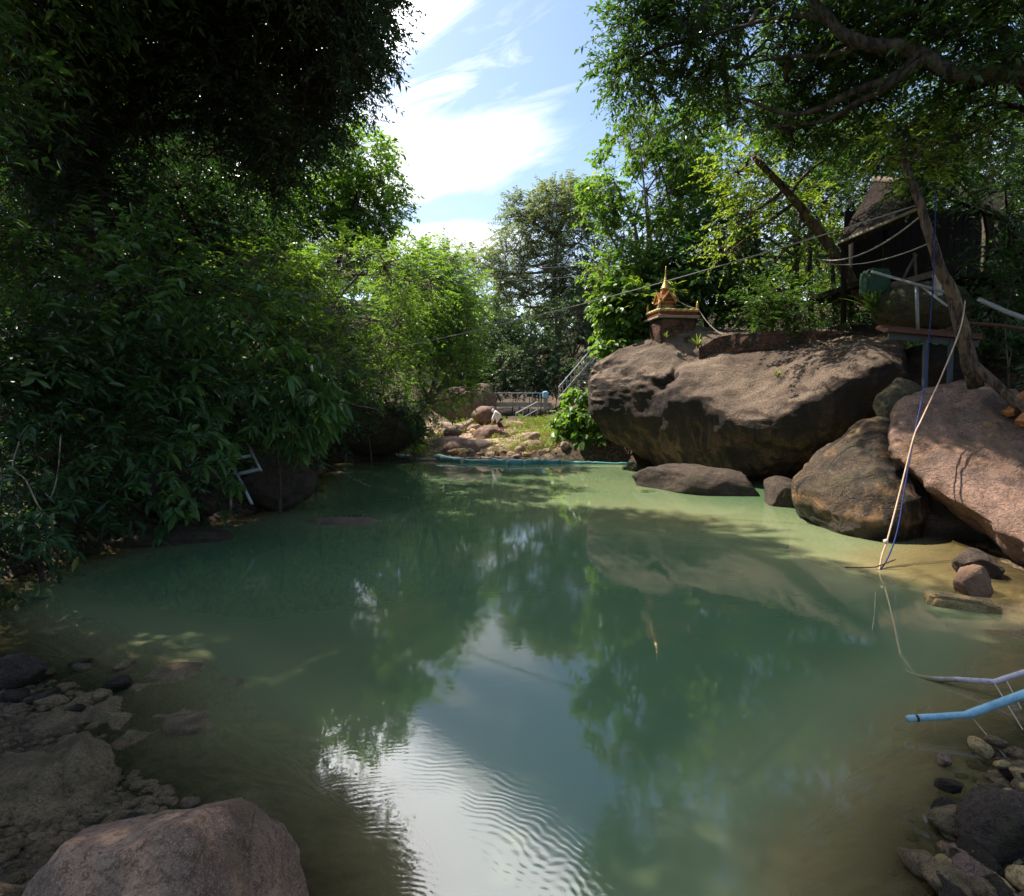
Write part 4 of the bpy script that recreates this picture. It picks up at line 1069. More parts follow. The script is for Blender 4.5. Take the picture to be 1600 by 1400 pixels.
hrl = MB().tube([at(1362, 424, 11.6), at(1420, 441, 11.0), at(1482, 458, 10.3)], .026, 8).build('handrail', M['rail'], wk, smooth=True)
MB().tube([at(1432, 443, 10.9), at(1434, 515, 10.8)], .03, 8).build('rail_post', M['rail'], wk, smooth=True)
MB().tube([at(1438, 446, 10.9), at(1480, 478, 10.2), at(1500, 470, 9.9)], .022, 7).build('loose_rail', M['rail'], wk, smooth=True)
MB().beam(at(1462, 428, 11.2), at(1467, 462, 11.2), .09, .09, (0, 1, 0)).build('stub_post', M['concrete'], wk)
o = MB().tube([at(1530, 468, 10.2), at(1570, 486, 9.6), at(1640, 512, 9.0)], .04, 8).build('pale_pole', M['rail'], smooth=True)
tag(o, 'pale pole slanting down at the far right behind the leaning trunk', 'pole')
o = MB().tube([at(1512, 505, 10.6), at(1560, 508, 10.2), at(1640, 520, 9.8)], .03, 8).build('rusty_bar', M['redwood'], smooth=True)
tag(o, 'rusty bar lying across the bank behind the leaning trunk', 'bar')
o = MB().tube([at(1508, 556, 9.6), at(1545, 590, 9.2), at(1590, 632, 8.8), at(1660, 690, 8.4)], [.06, .07, .08, .08], 12, wob=.2, seed=5).build('fallen_log', M['bark'], smooth=True)
tag(o, 'grey fallen log lying down the bank behind the tilted slab', 'log')
def brick_pile():
    mb = MB(); rg = np.random.default_rng(5)
    c = at(1598, 645, 8.9)
    for k in range(30):
        e = Matrix.Rotation(rg.normal() * .25 - .5, 3, 'Y') @ Matrix.Rotation(rg.normal() * .25, 3, 'X') @ Matrix.Rotation(rg.normal() * .4 + .5, 3, 'Z')
        mb.box(c + np.array([rg.normal() * .18 + (k % 6) * .05, rg.normal() * .15, (k // 3) * -.055 + .25]), (.26, .125, .07), e)
    return mb
o = brick_pile().build('brick_stack', M['orange']); stuff_ = tag(o, 'tumbled stack of red bricks at the right edge above the slab', 'bricks')
for k, (px, py, s) in enumerate(((1543, 664, .05), (1548, 682, .05))):
    rock('orange_pebble' if k == 0 else 'pale_pebble', 'small orange stone lying on the tilted slab' if k == 0 else 'small pale stone lying on the tilted slab below the orange one', at(px, py, 8.75), (.06, .05, .05), 'sandy_rock' if k else 'sandy_rock', 300 + k, n=3, cat='stone')

# ------------------------------------------------------------------ ropes and cables
def rope(name, pts, r, m, label, cat='rope', k=6, n=60): return tag(MB().tube(catmull(pts, n), r, k).build(name, M[m], smooth=True), label, cat)
wr = onz(1374, 890)
rope('tan_rope', [at(1508, 470, 9.6), at(1500, 515, 9.3), at(1470, 590, 8.95), at(1440, 655, 8.45), at(1428, 682, 8.2), at(1412, 745, 7.9), at(1398, 800, 7.6), at(1386, 845, 7.35), at(1378, 868, 7.2), wr + [.0, .0, -.02]], .011, 'rope_tan', 'tan rope hanging from the leaning trunk into the water')
V0, F0 = ico(3)
tag(MB().add(V0 * .03 * (1 + .3 * fbm(V0 * 2, 2, 1))[:, None] + at(1384, 846, 7.33), F0).build('rope_knot', M['string'], smooth=True), 'pale knot near the end of the tan rope', 'knot')
rope('blue_rope', [at(1462, 300, 10.0), at(1459, 420, 9.7), at(1449, 560, 9.4), at(1443, 610, 8.9), at(1428, 682, 8.3), at(1414, 760, 7.9), at(1405, 815, 7.6), at(1396, 850, 7.4), at(1384, 878, 7.2), wr + [-.05, -.05, -.02]], .009, 'rope_blue', 'dark blue rope hanging beside the tan rope into the water')
rope('thin_stick', [wr + [-.45, .02, .02], wr + [-.12, 0, .03], wr + [.02, .02, .05], wr + [.25, .06, .12]], .008, 'bark', 'thin twig lying on the water where the ropes end', 'twig')
rope('overhead_cable', sagged(at(470, 572, 14), at(1440, 318, 10.2), .25), .012, 'cable', 'long pale cable strung across the stream from bank to bank', 'cable', n=80)
rope('hut_cable', sagged(at(1278, 405, 14.0), at(1438, 338, 10.1), .28), .016, 'cable', 'upper pale line sagging from the slanted tree to the leaning trunk', 'cable')
rope('hut_cable', sagged(at(1282, 410, 14.0), at(1452, 380, 9.9), .18), .012, 'cable', 'lower pale line sagging from the slanted tree to the leaning trunk', 'cable')
rope('power_line', sagged(at(600, 396, 42), at(960, 408, 46), .8), .02, 'cable', 'upper thin wire in front of the far feathery tree', 'wire')
rope('power_line', sagged(at(620, 425, 42), at(940, 426, 46), .6), .02, 'cable', 'lower thin wire in front of the far feathery tree', 'wire')

# ------------------------------------------------------------------ pipes in the water at the right
M['pipe_old'] = None
def _pp():
    t = NT('faded_silted_pipe'); p = t.pos(); sep = t.n.new('ShaderNodeSeparateXYZ'); t.l.new(p, sep.inputs[0])
    n = t.noise(p, 9, 5, .65); f = t.math('MULTIPLY_ADD', t.math('SUBTRACT', n, .5), .05, sep.outputs[2])
    c = t.mix(t.ss(n, .35, .65), (.50, .40, .43), (.68, .57, .59)); c = t.mix(t.ss(f, .075, .015), c, (.24, .19, .09))
    c = t.mix(t.math('MULTIPLY', t.ss(t.noise(p, 30, 4, .7), .56, .64), .6), c, (.16, .11, .08))
    return t.done(t.bsdf(c, .5, .3))
M['pipe_old'] = _pp()
rope('faded_pipe', [onz(1700, 1021, .36), onz(1640, 1039, .24), onz(1580, 1057, .14), onz(1556, 1065, .095), onz(1546, 1065, .085), onz(1500, 1062, .05), onz(1450, 1060, .008), onz(1405, 1046, -.024), onz(1350, 1010, -.026), onz(1290, 962, -.027), onz(1222, 908, -.028)],   .021, 'pipe_old', 'faded pinkish pipe dipping from the right bank under the water', 'pipe', 10, 90)
bp = thing('blue_pipe', 'light blue plastic pipe with a bent end held over the water', 'pipe', onz(1512, 1117, .13))
p0, p1, p2 = onz(1418, 1123, .09), onz(1512, 1117, .13), onz(1700, 1048, .36)
MB().tube([p0, p0 + (p1 - p0) * .5, p0 + (p1 - p0) * .97, p1 + (p2 - p1) * .02, p1 + (p2 - p1) * .5, p2], [.0225, .0225, .0225, .027, .027, .027], 14).build('pipe_run', M['pvc_blue'], bp, smooth=True)
d = unit(p1 - p0); MB().tube([p0 + d * .05, p0 + d * .065], .0245, 14).build('tape_band', M['moss_rock'], bp)
for a, b, lab in (((1553, 1066, .09), (1598, 1140, .02), 'white string from the faded pipe down to the near right stones'),
                  ((1572, 1062, .12), (1596, 1108, .05), 'second white string below the faded pipe'),
                  ((1516, 1118, .12), (1572, 1184, .01), 'faint white string from the blue pipe down into the water')):
    tag(MB().tube([onz(*a), onz(*b)], .0035, 5).build('white_string', M['string']), lab, 'string')
rope('hanging_thread', [onz(1368, 925, .25), onz(1366, 960, .1), onz(1362, 990, -.02)], .003, 'string', 'thin pale thread dipping in the shallow water below the ropes', 'thread')

# ------------------------------------------------------------------ the person in white
def person():
    fp = at(784, 673, 28.3)
    root = thing('person', 'person in a long white hooded shirt bending forward on a flat topped boulder', 'person', fp)
    def skin_obj(name, joints, bones, m, parent, rootv=0, lv=2):
        me = bpy.data.meshes.new(name)
        me.from_pydata([j[0] for j in joints], bones, [])
        o = bpy.data.objects.new(name, me); COL.objects.link(o); o.parent = parent
        sk = o.modifiers.new('skin', 'SKIN'); sk.use_smooth_shade = True
        for k, j in enumerate(joints):
            r = j[1]; me.skin_vertices[0].data[k].radius = (r, r) if not isinstance(r, tuple) else r
            me.skin_vertices[0].data[k].use_root = (k == rootv)
        s = o.modifiers.new('smooth', 'SUBSURF'); s.levels = lv; s.render_levels = lv
        me.materials.append(M[m]); return o
    J = [((-.12, 0, .62), .12), ((-.20, 0, .78), .12), ((-.30, 0, .93), .13), ((-.40, 0, 1.0), .055), ((-.47, 0, 1.01), .085), ((-.54, 0, .98), .075),
         ((-.08, -.10, .58), .095), ((-.19, -.13, .34), .065), ((-.02, -.12, .09), .042), ((-.04, -.12, .035), .035), ((-.22, -.13, .025), .03),
         ((-.06, .10, .58), .095), ((-.08, .15, .33), .065), ((.10, .14, .10), .042), ((.10, .14, .035), .035), ((-.08, .16, .025), .03),
         ((-.31, -.18, .92), .065), ((-.42, -.21, .68), .043), ((-.46, -.15, .45), .033), ((-.48, -.14, .36), .036),
         ((-.31, .18, .92), .065), ((-.44, .21, .70), .043), ((-.50, .14, .49), .033), ((-.53, .12, .40), .036)]
    Bn = [(0, 1), (1, 2), (2, 3), (3, 4), (4, 5), (0, 6), (6, 7), (7, 8), (8, 9), (9, 10), (0, 11), (11, 12), (12, 13), (13, 14), (14, 15),
          (2, 16), (16, 17), (17, 18), (18, 19), (2, 20), (20, 21), (21, 22), (22, 23)]
    for hnd, base in ((19, (-.48, -.14, .36)), (23, (-.53, .12, .40))):
        bx, by, bz = base
        for q, L_ in ((-.028, .065), (-.010, .078), (.010, .074), (.028, .058)):
            J.append(((bx - .012, by + q, bz - .035), .009)); J.append(((bx - .03, by + q * 1.1, bz - .035 - L_), .0075))
            Bn += [(hnd, len(J) - 2), (len(J) - 2, len(J) - 1)]
        J.append(((bx + .03, by - .02, bz - .02), .010)); J.append(((bx + .04, by - .025, bz - .065), .008)); Bn += [(hnd, len(J) - 2), (len(J) - 2, len(J) - 1)]
    skin_obj('body', J, Bn, 'skin', root)
    skin_obj('shirt', [((-.08, 0, .42), .23), ((-.13, 0, .64), .185), ((-.21, 0, .80), .155), ((-.30, 0, .95), .16), ((-.38, 0, 1.01), .09),
                       ((-.31, -.17, .93), .09), ((-.42, -.21, .69), .07), ((-.455, -.16, .50), .06), ((-.31, .17, .93), .09), ((-.44, .21, .71), .07), ((-.49, .15, .54), .06)],
             [(0, 1), (1, 2), (2, 3), (3, 4), (3, 5), (5, 6), (6, 7), (3, 8), (8, 9), (9, 10)], 'white_cloth', root, 1)
    skin_obj('hood', [((-.39, 0, 1.03), .09), ((-.45, 0, 1.06), .105), ((-.50, 0, 1.05), .095)], [(0, 1), (1, 2)], 'white_cloth', root)
    skin_obj('trousers', [((-.10, 0, .58), .12), ((-.08, -.10, .54), .095), ((-.19, -.13, .34), .078), ((-.05, -.12, .15), .055),
                          ((-.06, .10, .54), .095), ((-.08, .15, .33), .078), ((.08, .14, .16), .055)], [(0, 1), (1, 2), (2, 3), (0, 4), (4, 5), (5, 6)], 'dark_cloth', root)
person()
# ------------------------------------------------------------------ foliage
def leaf_geo(mb, B_, D, N, L, W_, tone, rich=False, droop=0.15, fold=0.18):
    n = len(B_)
    if n == 0: return
    D = unit(D); S_ = unit(np.cross(D, N)); N = np.cross(S_, D)
    L = np.broadcast_to(L, (n,))[:, None]; W_ = np.broadcast_to(W_, (n,))[:, None]
    dn = np.array([0, 0, -1.0])
    if not rich:
        mid = B_ + D * L * .45 + N * (W_ * fold)
        V = np.stack([B_, mid + S_ * W_ * .5, B_ + D * L + dn * (L * droop), mid - S_ * W_ * .5], 1).reshape(-1, 3)
        o = np.arange(n)[:, None] * 4
        F = np.vstack([o + [0, 1, 2], o + [0, 2, 3]])
        mb.add(V, F, tone=np.repeat(tone, 4))
    else:
        def p(t, w, h): return B_ + D * L * t + dn * (L * droop * t * t) + S_ * W_ * w + N * (W_ * h)
        V = np.stack([p(0, 0, 0), p(.30, 0, 0), p(.66, 0, 0), p(1, 0, 0), p(.24, .40, fold), p(.58, .47, fold), p(.24, -.40, fold), p(.58, -.47, fold), p(.84, .24, fold * .6), p(.84, -.24, fold * .6)], 1).reshape(-1, 3)
        o = np.arange(n)[:, None] * 10
        T = np.vstack([o + f for f in ([0, 1, 4], [0, 6, 1], [2, 3, 8], [2, 9, 3])])
        Q = np.vstack([o + f for f in ([4, 1, 2, 5], [1, 6, 7, 2])])
        T2 = np.vstack([o + f for f in ([5, 2, 8], [2, 7, 9])])
        mb.add(V, T, T2, Q, tone=np.repeat(tone, 10))

UP = np.array([0, 0, 1.0])
def twigs(mb, S_, T, Ln, m, L, W_, rg, rich=False, droop=.25, side=.9, upn=1.0, jit=.35, tone0=None, tvar=.28, tdroop=.25, ldroop=.15, whorl=False):
    """leafy twigs: leaves set alternately along each stem"""
    n = len(S_)
    T = unit(T); sd = unit(np.cross(T, UP + rg.normal(size=(n, 3)) * .15))
    Ln = np.broadcast_to(Ln, (n,))
    if whorl: tt = .72 + .28 * (np.arange(m) + .5) / m
    else: tt = (np.arange(m) + .7) / m
    t = np.broadcast_to(tt, (n, m)) + rg.normal(size=(n, m)) * .03
    base = S_[:, None] + T[:, None] * (Ln[:, None] * t)[..., None] - UP * (Ln[:, None] * tdroop * t * t)[..., None]
    sg = np.where(np.arange(m) % 2 == 0, 1.0, -1.0)
    if whorl:
        a = np.arange(m) * 2.4 + rg.uniform(0, 6.28, (n, 1)); u2 = np.cross(sd, T)
        dirs = T[:, None] * .35 + sd[:, None] * np.cos(a)[..., None] + u2[:, None] * np.sin(a)[..., None] * .8
    else:
        dirs = T[:, None] * .65 + sd[:, None] * (sg * side)[None, :, None]
    dirs = dirs + rg.normal(size=(n, m, 3)) * jit - UP * droop
    nrm = UP * upn + rg.normal(size=(n, m, 3)) * .45
    if tone0 is None: tone0 = rg.uniform(.15, .85, n)
    tone = np.clip(tone0[:, None] + rg.normal(size=(n, m)) * tvar * .5, 0, .89)
    yl = rg.random((n, m)) > .992
    tone = np.where(yl, rg.uniform(.94, 1, (n, m)), tone)
    l = L * rg.uniform(.7, 1.25, (n, m)) * rg.uniform(.62, 1.25, (n, 1)); w = W_ / L * l * rg.uniform(.85, 1.15, (n, m))
    leaf_geo(mb, base.reshape(-1, 3), dirs.reshape(-1, 3), nrm.reshape(-1, 3), l.ravel(), w.ravel(), tone.ravel(), rich, ldroop)

def px_blob(px, py, Y, rx, ry, dep=None, dens=1.0):
    c = at(px, py, Y); k = Y / FPX
    return (c, np.array([rx * k, (rx * k if dep is None else dep), ry * k]), dens)
def tree(name, label, cat, blobs, leaf, bark, dens, seed, trunk=None, tr=.14, L=.13, W_=.055, m=13, tl=(.45, .85), rich=False, gap=-.25, gs=.55, droop=.22,
         shell=.25, group=None, nodes=7, limb_r=.05, side=.9, upn=1.0, stems=True, tdroop=.25, up=.15, whorl=False, jit=.35, limbs=None, base=None, lump=.28, ldroop=.15, trunk_part='trunk', crown_part='crown', brk=False):
    rg = np.random.default_rng(seed)
    blobs = [px_blob(*b) if not isinstance(b[0], np.ndarray) else b for b in blobs]
    cen = np.mean([b[0] for b in blobs], axis=0)
    if trunk is None:
        gx0, gy0 = (cen[0], cen[1]) if base is None else base
        z0 = gz(gx0, gy0) - .15
        low = min(b[0][2] for b in blobs)
        trunk = [(gx0, gy0, z0), (gx0 + (cen[0] - gx0) * .3 + .12, gy0 + (cen[1] - gy0) * .3, z0 + (low - z0) * .55), (gx0 + (cen[0] - gx0) * .8, gy0 + (cen[1] - gy0) * .8, low)]
    trunk = catmull(trunk, 24)
    root = thing(name, label, cat, trunk[0], group)
    wood = MB(); crown = MB()
    wood.tube(trunk + .02 * rg.normal(size=trunk.shape) * tr * 2, tr * np.linspace(1.15, .55, 24), 10, wob=.12, seed=seed)
    for lm in (limbs or []):
        pts, r0, r1 = lm
        pp = catmull(pts, 30); pp = pp + r0 * .5 * np.stack([fbm(pp * 1.7 + 9 * q, 3, seed + q) for q in range(3)], 1)
        wood.tube(pp, np.linspace(r0, r1, 30), 9, wob=.15, seed=seed + 3)
    for bi, (c, r, dn) in enumerate(blobs):
        area = (r[0] * r[2] + r[0] * r[1] + r[1] * r[2]) * 4.2
        n = max(6, int(area * dens * dn))
        q = unit(rg.normal(size=(n, 3))); rad = rg.uniform(shell, 1.0, n) ** (1 / 2.2)
        P = q * rad[:, None]
        lumpf = 1 + lump * fbm(q * 1.8 + c * .7 + seed, 2, seed + bi)
        P = c + P * r * lumpf[:, None]
        keep = fbm(P * gs + 11.3, 3, seed + 31) > gap
        P, q = P[keep], q[keep]
        zmin = .05
        ok = P[:, 2] > zmin; P, q = P[ok], q[ok]
        n = len(P)
        if n == 0: continue
        T = unit(q * np.array([1, 1, .7]) + rg.normal(size=(n, 3)) * .55 + UP * up)
        Ln = rg.uniform(tl[0], tl[1], n)
        tone0 = np.clip(.45 + .35 * fbm(P * .9 + 5, 2, seed + 7) * 1.6 + rg.normal(size=n) * .16, 0.02, .88)
        twigs(crown, P, T, Ln, m, L, W_, rg, rich, droop, side, upn, jit, tone0, tdroop=tdroop, whorl=whorl, ldroop=ldroop)
        # wood: limb from the trunk to the lump, forks, twigs
        dist = np.linalg.norm(trunk - c, axis=1); src = trunk[min(23, max(8, int(np.argmin(dist))))]
        if limbs:
            cand = np.concatenate([catmull(l[0], 14)[4:] for l in limbs] + [trunk[12:]]); src = cand[np.argmin(np.linalg.norm(cand - c, axis=1))]
        mid = (src + c) / 2 + rg.normal(size=3) * .12 * np.linalg.norm(c - src) + UP * .05
        lr = limb_r * (r.mean() / 1.2) ** .5
        wood.tube(catmull([src, mid, c], 10), np.linspace(lr * 1.3, lr * .6, 10), 6)
        if stems:
            kn = max(3, int(nodes * (r.mean() / 1.2)))
            nd = c + unit(rg.normal(size=(kn, 3))) * r * rg.uniform(.35, .62, (kn, 1))
            md = (nd + c) / 2 + rg.normal(size=nd.shape) * r * .07
            wood.sticks(np.repeat(c[None], kn, 0), md, lr * .5, lr * .36, 4); wood.sticks(md, nd, lr * .36, lr * .24, 4)
            dd = np.linalg.norm(P[:, None] - nd[None], axis=2); a = nd[np.argmin(dd, 1)]
            m2 = a * .5 + P * .5 + rg.normal(size=P.shape) * .04 * r.mean() + UP * .03
            wood.sticks(a, m2, lr * .20, lr * .14); wood.sticks(m2, P, lr * .14, .006); wood.sticks(P, P + T * (Ln * .9)[:, None] - UP * (Ln * tdroop * .8)[:, None], .006, .003)
    wood.build(trunk_part, M[bark], root, smooth=True)
    crown.build(crown_part, M[leaf], root, tone=True)
    return root

def shrub(name, label, blobs, leaf, bark='bark', dens=9, seed=1, cat='shrub', **kw):
    kw.setdefault('tr', .035); kw.setdefault('limb_r', .018); kw.setdefault('nodes', 5)
    return tree(name, label, cat, blobs, leaf, bark, dens, seed, trunk_part='stem', crown_part='foliage', **kw)

def P3(*pts): return [at(*p) for p in pts]

# ---- left bank: the great dark tree and its neighbours
tree('dark_evergreen_tree', 'huge dark tree leaning out over the pool against the bright sky', 'tree', [
    (515, 60, 12.0, 85, 95, 1.6), (562, 20, 12.5, 45, 70, 1.2), (530, -60, 12.5, 75, 90, 1.5), (480, 140, 12.0, 85, 75, 1.4), (420, 60, 11.5, 100, 90, 1.6), (435, 215, 12.0, 55, 65, 1.0), (425, 285, 12.2, 32, 40, .7),
    (330, 110, 11.5, 90, 90, 1.5), (300, 10, 11, 110, 80, 1.6), (200, 90, 11, 95, 90, 1.5), (90, 60, 10.5, 110, 90, 1.5), (60, 170, 10.5, 90, 70, 1.2), (190, 190, 11.5, 90, 60, 1.2),
    (470, -90, 11.5, 110, 90, 1.8), (330, -110, 10.5, 130, 90, 1.8), (180, -90, 10, 130, 80, 1.8), (20, -30, 9.5, 110, 100, 1.6), (340, 210, 12.5, 60, 50, 1.0), (120, 250, 10.2, 80, 60, 1.0), (40, 260, 9.8, 60, 60, .9), (150, 330, 10.4, 60, 40, .8), (455, 225, 13.8, 50, 48, 1.0), (480, 165, 14, 50, 60, 1.1), (520, 110, 14.2, 65, 70, 1.2), (552, 50, 14.2, 44, 75, 1.1), (550, -60, 14, 60, 60, 1.2),
    (np.array([-3.7, 11.0, 10.6]), np.array([1.6, 1.6, 2.4]), 1.0), (np.array([-3.1, 8.6, 9.8]), np.array([1.3, 1.4, 1.8]), 1.0), (np.array([-3.6, 10.2, 13.4]), np.array([2.0, 2.0, 1.5]), .8), (np.array([-5.6, 9.6, 14.2]), np.array([2.4, 2.4, 1.5]), .7), (np.array([-7.6, 10.4, 14.2]), np.array([2.4, 2.4, 1.5]), .7), (np.array([-4.6, 8.2, 13.0]), np.array([2.0, 1.9, 1.2]), .7)],
    'leaf_dark', 'bark_dark', 19, 101, trunk=[(-9.6, 12.5, 1.6), (-9.3, 12.2, 4.2), (-8.7, 11.8, 7.2), (-7.9, 11.5, 10.0)], tr=.34, L=.125, W_=.045, m=15, tl=(.4, .8), gap=-.34, limb_r=.09, nodes=9,
    limbs=[(P3((110, 300, 11.6), (240, 150, 11.6), (380, 100, 11.7), (520, 50, 12)), .17, .05), (P3((120, 320, 11.7), (100, 200, 11), (110, 60, 10.6), (90, -60, 10.2)), .2, .06), (P3((150, 220, 11.6), (300, 190, 12), (420, 200, 12)), .1, .03)])
tree('added_roofing_tree', 'unseen leafy tree added beside the viewer to shade the near left bank', 'tree', [  # out-of-view crown, added to shade the near pool and left bank
    (np.array([-6.3, 4.2, 5.2]), np.array([1.7, 2.0, 1.0]), 1.0), (np.array([-6.6, 5.0, 8.4]), np.array([2.3, 2.2, 1.5]), 1.0), (np.array([-4.6, 7.0, 9.6]), np.array([2.0, 2.0, 1.3]), 1.0), (np.array([-7.5, 7.5, 8.5]), np.array([2.3, 2.2, 1.5]), 1.0),
    (np.array([-3.6, 9.0, 11.2]), np.array([1.7, 1.8, 1.2]), 1.0)],
    'leaf_canopy', 'bark_dark', 13.0, 103, trunk=[(-9.0, 5.2, 2.0), (-8.7, 5.3, 4.2), (-7.8, 5.4, 7.0)], tr=.26, L=.17, W_=.07, m=13, gap=-.4, limb_r=.08)
for k, (lab, bl, bs) in enumerate((('unseen broad tree added behind the viewer on the left bank to cut skylight', [(-8.5, -5.5, 7.5, 3.0, 3.0, 2.4), (-5, -8, 8.5, 3.0, 3, 2.4)], (-7, -5)),
        ('unseen broad tree added behind the viewer on the right bank to cut skylight', [(8.0, -4.5, 7.5, 3.2, 3.0, 2.4), (9.5, 1.0, 8, 2.6, 2.8, 2.4), (10, 4.5, 8.5, 2.4, 2.6, 2.4)], (7.5, -4)))):
    tree('unseen_shade_tree', lab, 'tree', [(np.array(b[:3]), np.array(b[3:]), 1.0) for b in bl], 'leaf_canopy', 'bark_dark', 4.0, 150 + k, base=bs, L=.24, W_=.11, m=11, tl=(.6, 1.0), gap=-.5, tr=.3, limb_r=.1)  # unseen crowns, added to cut the skylight from behind
tree('inner_dark_tree', 'dark leafy tree filling the shade behind the left bank bushes', 'tree', [
    (250, 330, 14, 110, 90, 1.6), (130, 330, 13, 100, 90, 1.5), (330, 370, 14, 80, 80, 1.4), (40, 360, 12, 100, 100, 1.5), (400, 400, 14.5, 60, 60, 1.1), (250, 450, 14, 110, 70, 1.4), (110, 460, 13, 110, 80, 1.4)],
    'leaf_bank', 'bark_dark', 12.0, 105, base=(-9.6, 14), L=.17, W_=.06, m=13, tr=.2, gap=-.30)
tree('backing_tree', 'dense dark tree standing at the back of the left bank', 'tree', [
    (150, 250, 18, 150, 110, 2.0), (350, 290, 18.5, 110, 90, 1.8), (60, 420, 17, 150, 120, 2.0), (200, 120, 20, 150, 110, 1.6), (60, 110, 19, 150, 120, 1.6), (300, 430, 18, 130, 110, 2.0), (430, 480, 19, 90, 110, 1.8), (-80, 300, 15, 140, 160, 2.0), (520, 560, 20, 70, 90, 1.5)],
    'leaf_bank', 'bark_dark', 8.5, 106, base=(-11, 18), L=.20, W_=.075, m=12, tr=.25, gap=-.38)
tree('hillside_backing_tree', 'broad dark tree closing the gaps far up the left bank', 'tree', [(40, 170, 27, 170, 110, 3), (210, 220, 27, 130, 80, 3), (150, 320, 26, 190, 90, 3), (330, 370, 27, 120, 56, 2.5), (120, 450, 25, 190, 80, 3), (380, 470, 26, 130, 60, 2.5), (520, 560, 27, 90, 40, 2), (320, 170, 31, 90, 80, 2.5), (410, 190, 31, 60, 90, 2.5), (420, 310, 31, 60, 56, 2.2)],
    'leaf_wood', 'bark_dark', 5.0, 111, base=(-17, 28), L=.36, W_=.17, m=10, tl=(.6, 1.1), tr=.3, gap=-.5, nodes=3)
tree('sunlit_side_tree', 'tall mid green tree with a ragged sunlit edge against the white cloud', 'tree', [
    (560, 250, 23.0, 55, 45, 1.56), (600, 285, 22.5, 32, 24, 0.78), (520, 280, 23.2, 55, 50, 1.56), (570, 330, 23.0, 65, 45, 1.69), (490, 340, 23.2, 60, 55, 1.69), (610, 360, 23.0, 35, 35, 1.04), (450, 330, 23.0, 40, 50, 1.30), (530, 385, 23.0, 75, 50, 1.69)],
    'leaf_bright', 'bark_dark', 8.5, 107, base=(-8.2, 23.5), L=.20, W_=.10, m=12, gap=-.12, tr=.15, tl=(.5, .9))
tree('feathery_bank_tree', 'bright feathery leaved tree leaning over the back of the pool', 'tree', [
    (560, 430, 15, 85, 55, 1.4), (500, 480, 14.2, 85, 50, 1.3), (580, 500, 14.5, 75, 50, 1.2), (640, 440, 16.5, 60, 55, 1.2), (520, 540, 14, 75, 40, 1.1), (610, 560, 15, 65, 45, 1.0), (450, 430, 14, 60, 45, 1.1), (420, 500, 13.5, 65, 45, 1.1), (390, 430, 12.3, 75, 42, 1.0), (470, 465, 12.3, 70, 40, .9), (545, 490, 12.6, 55, 36, .8), (380, 500, 11.6, 60, 26, .7), (480, 540, 12.0, 65, 26, .7), (580, 580, 13.4, 55, 26, .7)],
    'leaf_bright', 'bark_grey', 11, 108, base=(-7.2, 15.5), L=.12, W_=.05, m=20, tl=(.55, .95), droop=.05, side=1.15, upn=1.9, jit=.16, tdroop=.4, up=.05, gap=-.2, tr=.1)
tree('drooping_bank_tree', 'yellow green drooping tree reaching out beside the footbridge', 'tree', [
    (690, 440, 21, 45, 50, 1.3), (715, 500, 21, 40, 45, 1.2), (660, 480, 20.5, 55, 60, 1.3), (705, 560, 20.5, 48, 40, 1.1), (650, 570, 20, 60, 55, 1.2), (625, 520, 19, 50, 55, 1.1), (690, 610, 20.3, 42, 32, .9), (640, 630, 19.6, 45, 35, .9), (735, 470, 22, 18, 28, .7), (725, 610, 20.5, 28, 12, .5)],
    'leaf_bright', 'bark_grey', 12, 109, base=(-4.9, 21.6), L=.15, W_=.06, m=15, tl=(.5, .9), droop=.25, side=1.0, upn=1.4, jit=.22, tdroop=.45, up=0, gap=-.25, tr=.1)
tree('sapling', 'slim grey green sapling rising behind the drooping bank tree', 'tree', [(640, 400, 26, 45, 40, 1.2), (690, 405, 28, 45, 28, 1.2), (735, 430, 30, 30, 35, 1.0)],
    'leaf_bright', 'bark_grey', 6, 110, base=(-5.5, 27), L=.18, W_=.08, gap=-.1, tr=.1)
